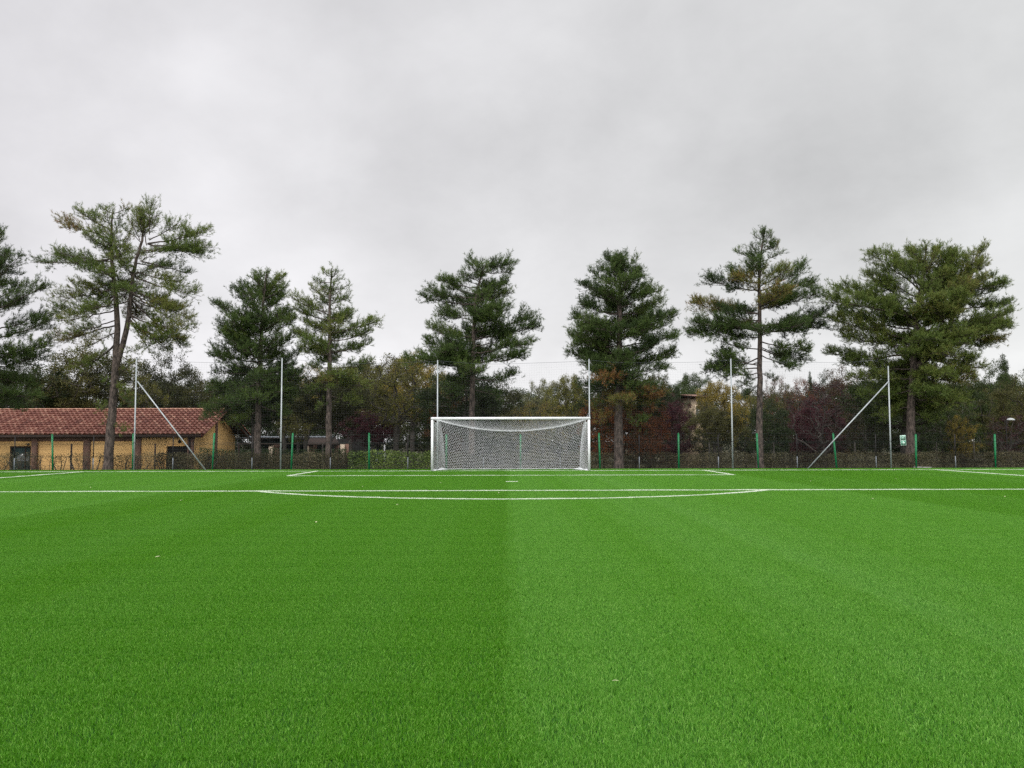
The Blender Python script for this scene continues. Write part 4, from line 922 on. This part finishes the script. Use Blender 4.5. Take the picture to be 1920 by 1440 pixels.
T_ = [
 # front row between pines
 (480, 676, 150, 53, 'high', 'dkgreen', 'dark leafy tree directly behind the bushy green pine'),
 (618, 690, 140, 54, 'high', 'midbrown', 'dull brown green tree directly behind the slim pine'),
 (872, 690, 170, 53, 'high', 'dkgreen', 'dark tree spreading behind the leaning top pine and the goal'),
 (1163, 690, 170, 52.5, 'high', 'dkgreen', 'dark tree directly behind the dense conical pine'),
 (1690, 676, 210, 53, 'high', 'green', 'broad green tree directly behind the widest pine'),
 (60, 655, 190, 66, 'low', 'dkgreen', 'dark green bushy tree above the roof, nearest the left edge'),
 (150, 640, 150, 67, 'round', 'olive', 'olive green tree between the left edge pine and the forked pine'),
 (105, 690, 120, 72, 'round', 'green', 'mid green tree low behind the far left of the roof'),
 (225, 660, 120, 68, 'round', 'midbrown', 'brownish tree directly behind the forked pine trunk'),
 (312, 648, 120, 68, 'low', 'midbrown', 'dark brown green pointed tree right of the forked pine'),
 (372, 690, 110, 70, 'low', 'olive', 'olive tree behind the right end of the tiled roof'),
 (268, 690, 80, 66, 'airy', 'ygreen', 'thin yellowish tree above the roof beside the first net pole'),
 (478, 690, 110, 68, 'high', 'dkgreen', 'dark green tree behind the lamp at the gable of the yellow building'),
 (535, 700, 110, 64, 'high', 'green', 'dark leafy tree between the first carport pillar and the net pole'),
 (575, 672, 110, 69, 'highairy', 'yellow', 'yellow leaved tree showing between the two middle left pines'),
 (660, 690, 110, 68, 'high', 'olive', 'olive tree right of the slim conical pine'),
 (560, 735, 70, 60, 'highairy', 'ygreen', 'small yellow green tree beside the second net pole'),
 (745, 652, 150, 57, 'highairy', 'ygreen', 'yellow green spreading tree with visible branches left of the goal'),
 (775, 655, 120, 66, 'high', 'yellow', 'golden tree rising behind the spreading tree left of the goal'),
 (700, 668, 100, 70, 'high', 'olive', 'olive round tree behind the dark red shrub'),
 (690, 765, 110, 60, 'high', 'maroon', 'dark red plum tree low down left of the goal'),
 (830, 690, 100, 60, 'low', 'green', 'green tree behind the left corner of the goal'),
 (845, 720, 90, 56, 'airy', 'rust', 'reddish brown tree just above the left of the crossbar'),
 (930, 705, 120, 62, 'low', 'midbrown', 'brown green tree above the middle of the crossbar'),
 (1012, 700, 70, 70, 'airy', 'pale', 'pale leaved tree showing against the sky above the crossbar'),
 (1062, 692, 80, 66, 'round', 'ygreen', 'yellow green tree left of the dense conical pine'),
 (1010, 745, 110, 57, 'bare', 'yellow', 'low thin tree with yellow leaves above the crossbar'),
 (965, 760, 90, 60, 'low', 'olive', 'low olive shrub tree behind the top of the goal net'),
 (1130, 735, 90, 49.3, 'airy', 'orange', 'orange leaved tree beside the right goalpost'),
 (1190, 750, 90, 49.5, 'airy', 'rust', 'rust red tree right of the dense conical pine trunk'),
 (1218, 745, 70, 51.5, 'airy', 'orange', 'orange red tree between the conical pine and the purple tree'),
 (1262, 735, 80, 58, 'low', 'maroon', 'deep purple plum tree right of the conical pine'),
 (1250, 700, 90, 68, 'low', 'dkgreen', 'dark green tree behind the purple plum tree'),
 (1300, 690, 80, 84, 'round', 'green', 'green round tree showing against the sky left of the fifth net pole'),
 (1348, 704, 95, 63, 'round', 'yellow', 'golden yellow tree in front of the beige house'),
 (1340, 760, 100, 56, 'high', 'olive', 'small olive tree with a forked trunk beneath the golden tree'),
 (1318, 742, 75, 60, 'airy', 'olive', 'small loose olive tree standing in front of the beige house'),
 (1395, 720, 80, 66, 'airy', 'ygreen', 'yellow green tree left of the bare pine trunk'),
 (1440, 745, 90, 58, 'low', 'dkgreen', 'dark green tree right of the bare pine trunk'),
 (1465, 710, 80, 66, 'airy', 'olive', 'olive tree just beyond the bare pine trunk'),
 (1455, 695, 60, 74, 'bare', 'rust', 'nearly leafless reddish tree against the sky right of the bare pine'),
 (1505, 698, 70, 66, 'bare', 'orange', 'orange topped thin tree against the sky'),
 (1518, 686, 26, 72, 'cone', 'dkgreen', 'small pointed cypress top rising above the orange tree'),
 (1545, 705, 130, 59, 'bare', 'maroon', 'large twiggy maroon tree behind the right hand brace'),
 (1520, 740, 100, 64, 'low', 'maroon', 'dark purple bush like tree below the orange tree'),
 (1580, 682, 110, 68, 'low', 'brown', 'brown bushy tree left of the widest pine'),
 (1545, 690, 70, 75, 'low', 'dkgreen', 'dark green tree far behind the maroon tree'),
 (1620, 730, 110, 58, 'airy', 'midbrown', 'thin brown tree behind the right hand net brace'),
 (1690, 720, 150, 64, 'low', 'dkgreen', 'dark green tree behind the trunk of the widest pine'),
 (1765, 745, 110, 56, 'airy', 'green', 'small green tree right of the exit sign'),
 (1800, 770, 60, 55, 'airy', 'yellow', 'small golden leaved tree right of the widest pine trunk'),
 (1800, 700, 120, 66, 'round', 'olive', 'olive tree beneath the right side of the widest pine'),
 (1860, 672, 100, 62, 'low', 'green', 'bushy mid green tree near the right edge'),
 (1903, 700, 120, 57, 'low', 'olive', 'olive green tree cut by the right edge'),
 (1880, 652, 60, 70, 'cone', 'dkgreen', 'pointed dark conifer tip near the right edge'),
 (1895, 770, 90, 55, 'bare', 'maroon', 'twiggy reddish shrub tree behind the right street lamp'),
 (1950, 680, 120, 66, 'low', 'dkgreen', 'dark tree just at the right edge behind the olive one'),
]
for t in T_:
    tree(*t, **({'name': 'cypress_tree'} if t[4] == 'cone' else {}))
# backing row: dark lumpy trees, further off
bk = [(-10, 700), (90, 720), (190, 715), (300, 705), (395, 705), (480, 700), (560, 700), (640, 705), (720, 700), (800, 712), (880, 715), (960, 722), (1045, 715), (1120, 722), (1200, 712), (1262, 716), (1225, 730), (1405, 726), (1480, 728), (1560, 715), (1640, 712), (1720, 705), (1800, 712), (1880, 705), (1960, 705)]
side_names = ['far left edge', 'roof left part', 'forked pine', 'roof right part', 'gable', 'bushy pine', 'second net pole', 'slim pine', 'spreading tree', 'left goalpost', 'leaning top pine', 'crossbar middle', 'crossbar right part', 'conical pine', 'conical pine right side', 'purple plum tree', 'rust red tree', 'bare pine trunk', 'orange topped tree', 'maroon tree', 'braced right pole', 'exit sign', 'small golden tree', 'right street lamp', 'right frame edge']
for k, (px, ty) in enumerate(bk):
    tree(px, ty, 150, 80+(k % 3)*3, 'lump', ('dkgreen', 'midbrown', 'dkgreen', 'green')[k % 4], 'dark background tree far behind the '+side_names[k], group='dark trees at the back')
# low undergrowth that closes the view under the crowns
r_ = np.random.default_rng(5); n = 150000
u = r_.random(n)*110-55; P = np.stack([u, 90+r_.random(n)*3, -.7+r_.random(n)**.8*(5.6+.8*np.sin(u*.5)+.5*np.sin(u*1.7))], -1)
V_, F_ = quads(P, .2, 5, .2); q = MB(); q.add(V_, F_, np.repeat(np.clip(r_.normal(.4, .25, n), 0, 1), 4))
o = q.build('undergrowth', MT['hedgedark'], tint=True); tag(o, 'dark mass of undergrowth closing the view beneath the far trees', 'undergrowth', kind='stuff')
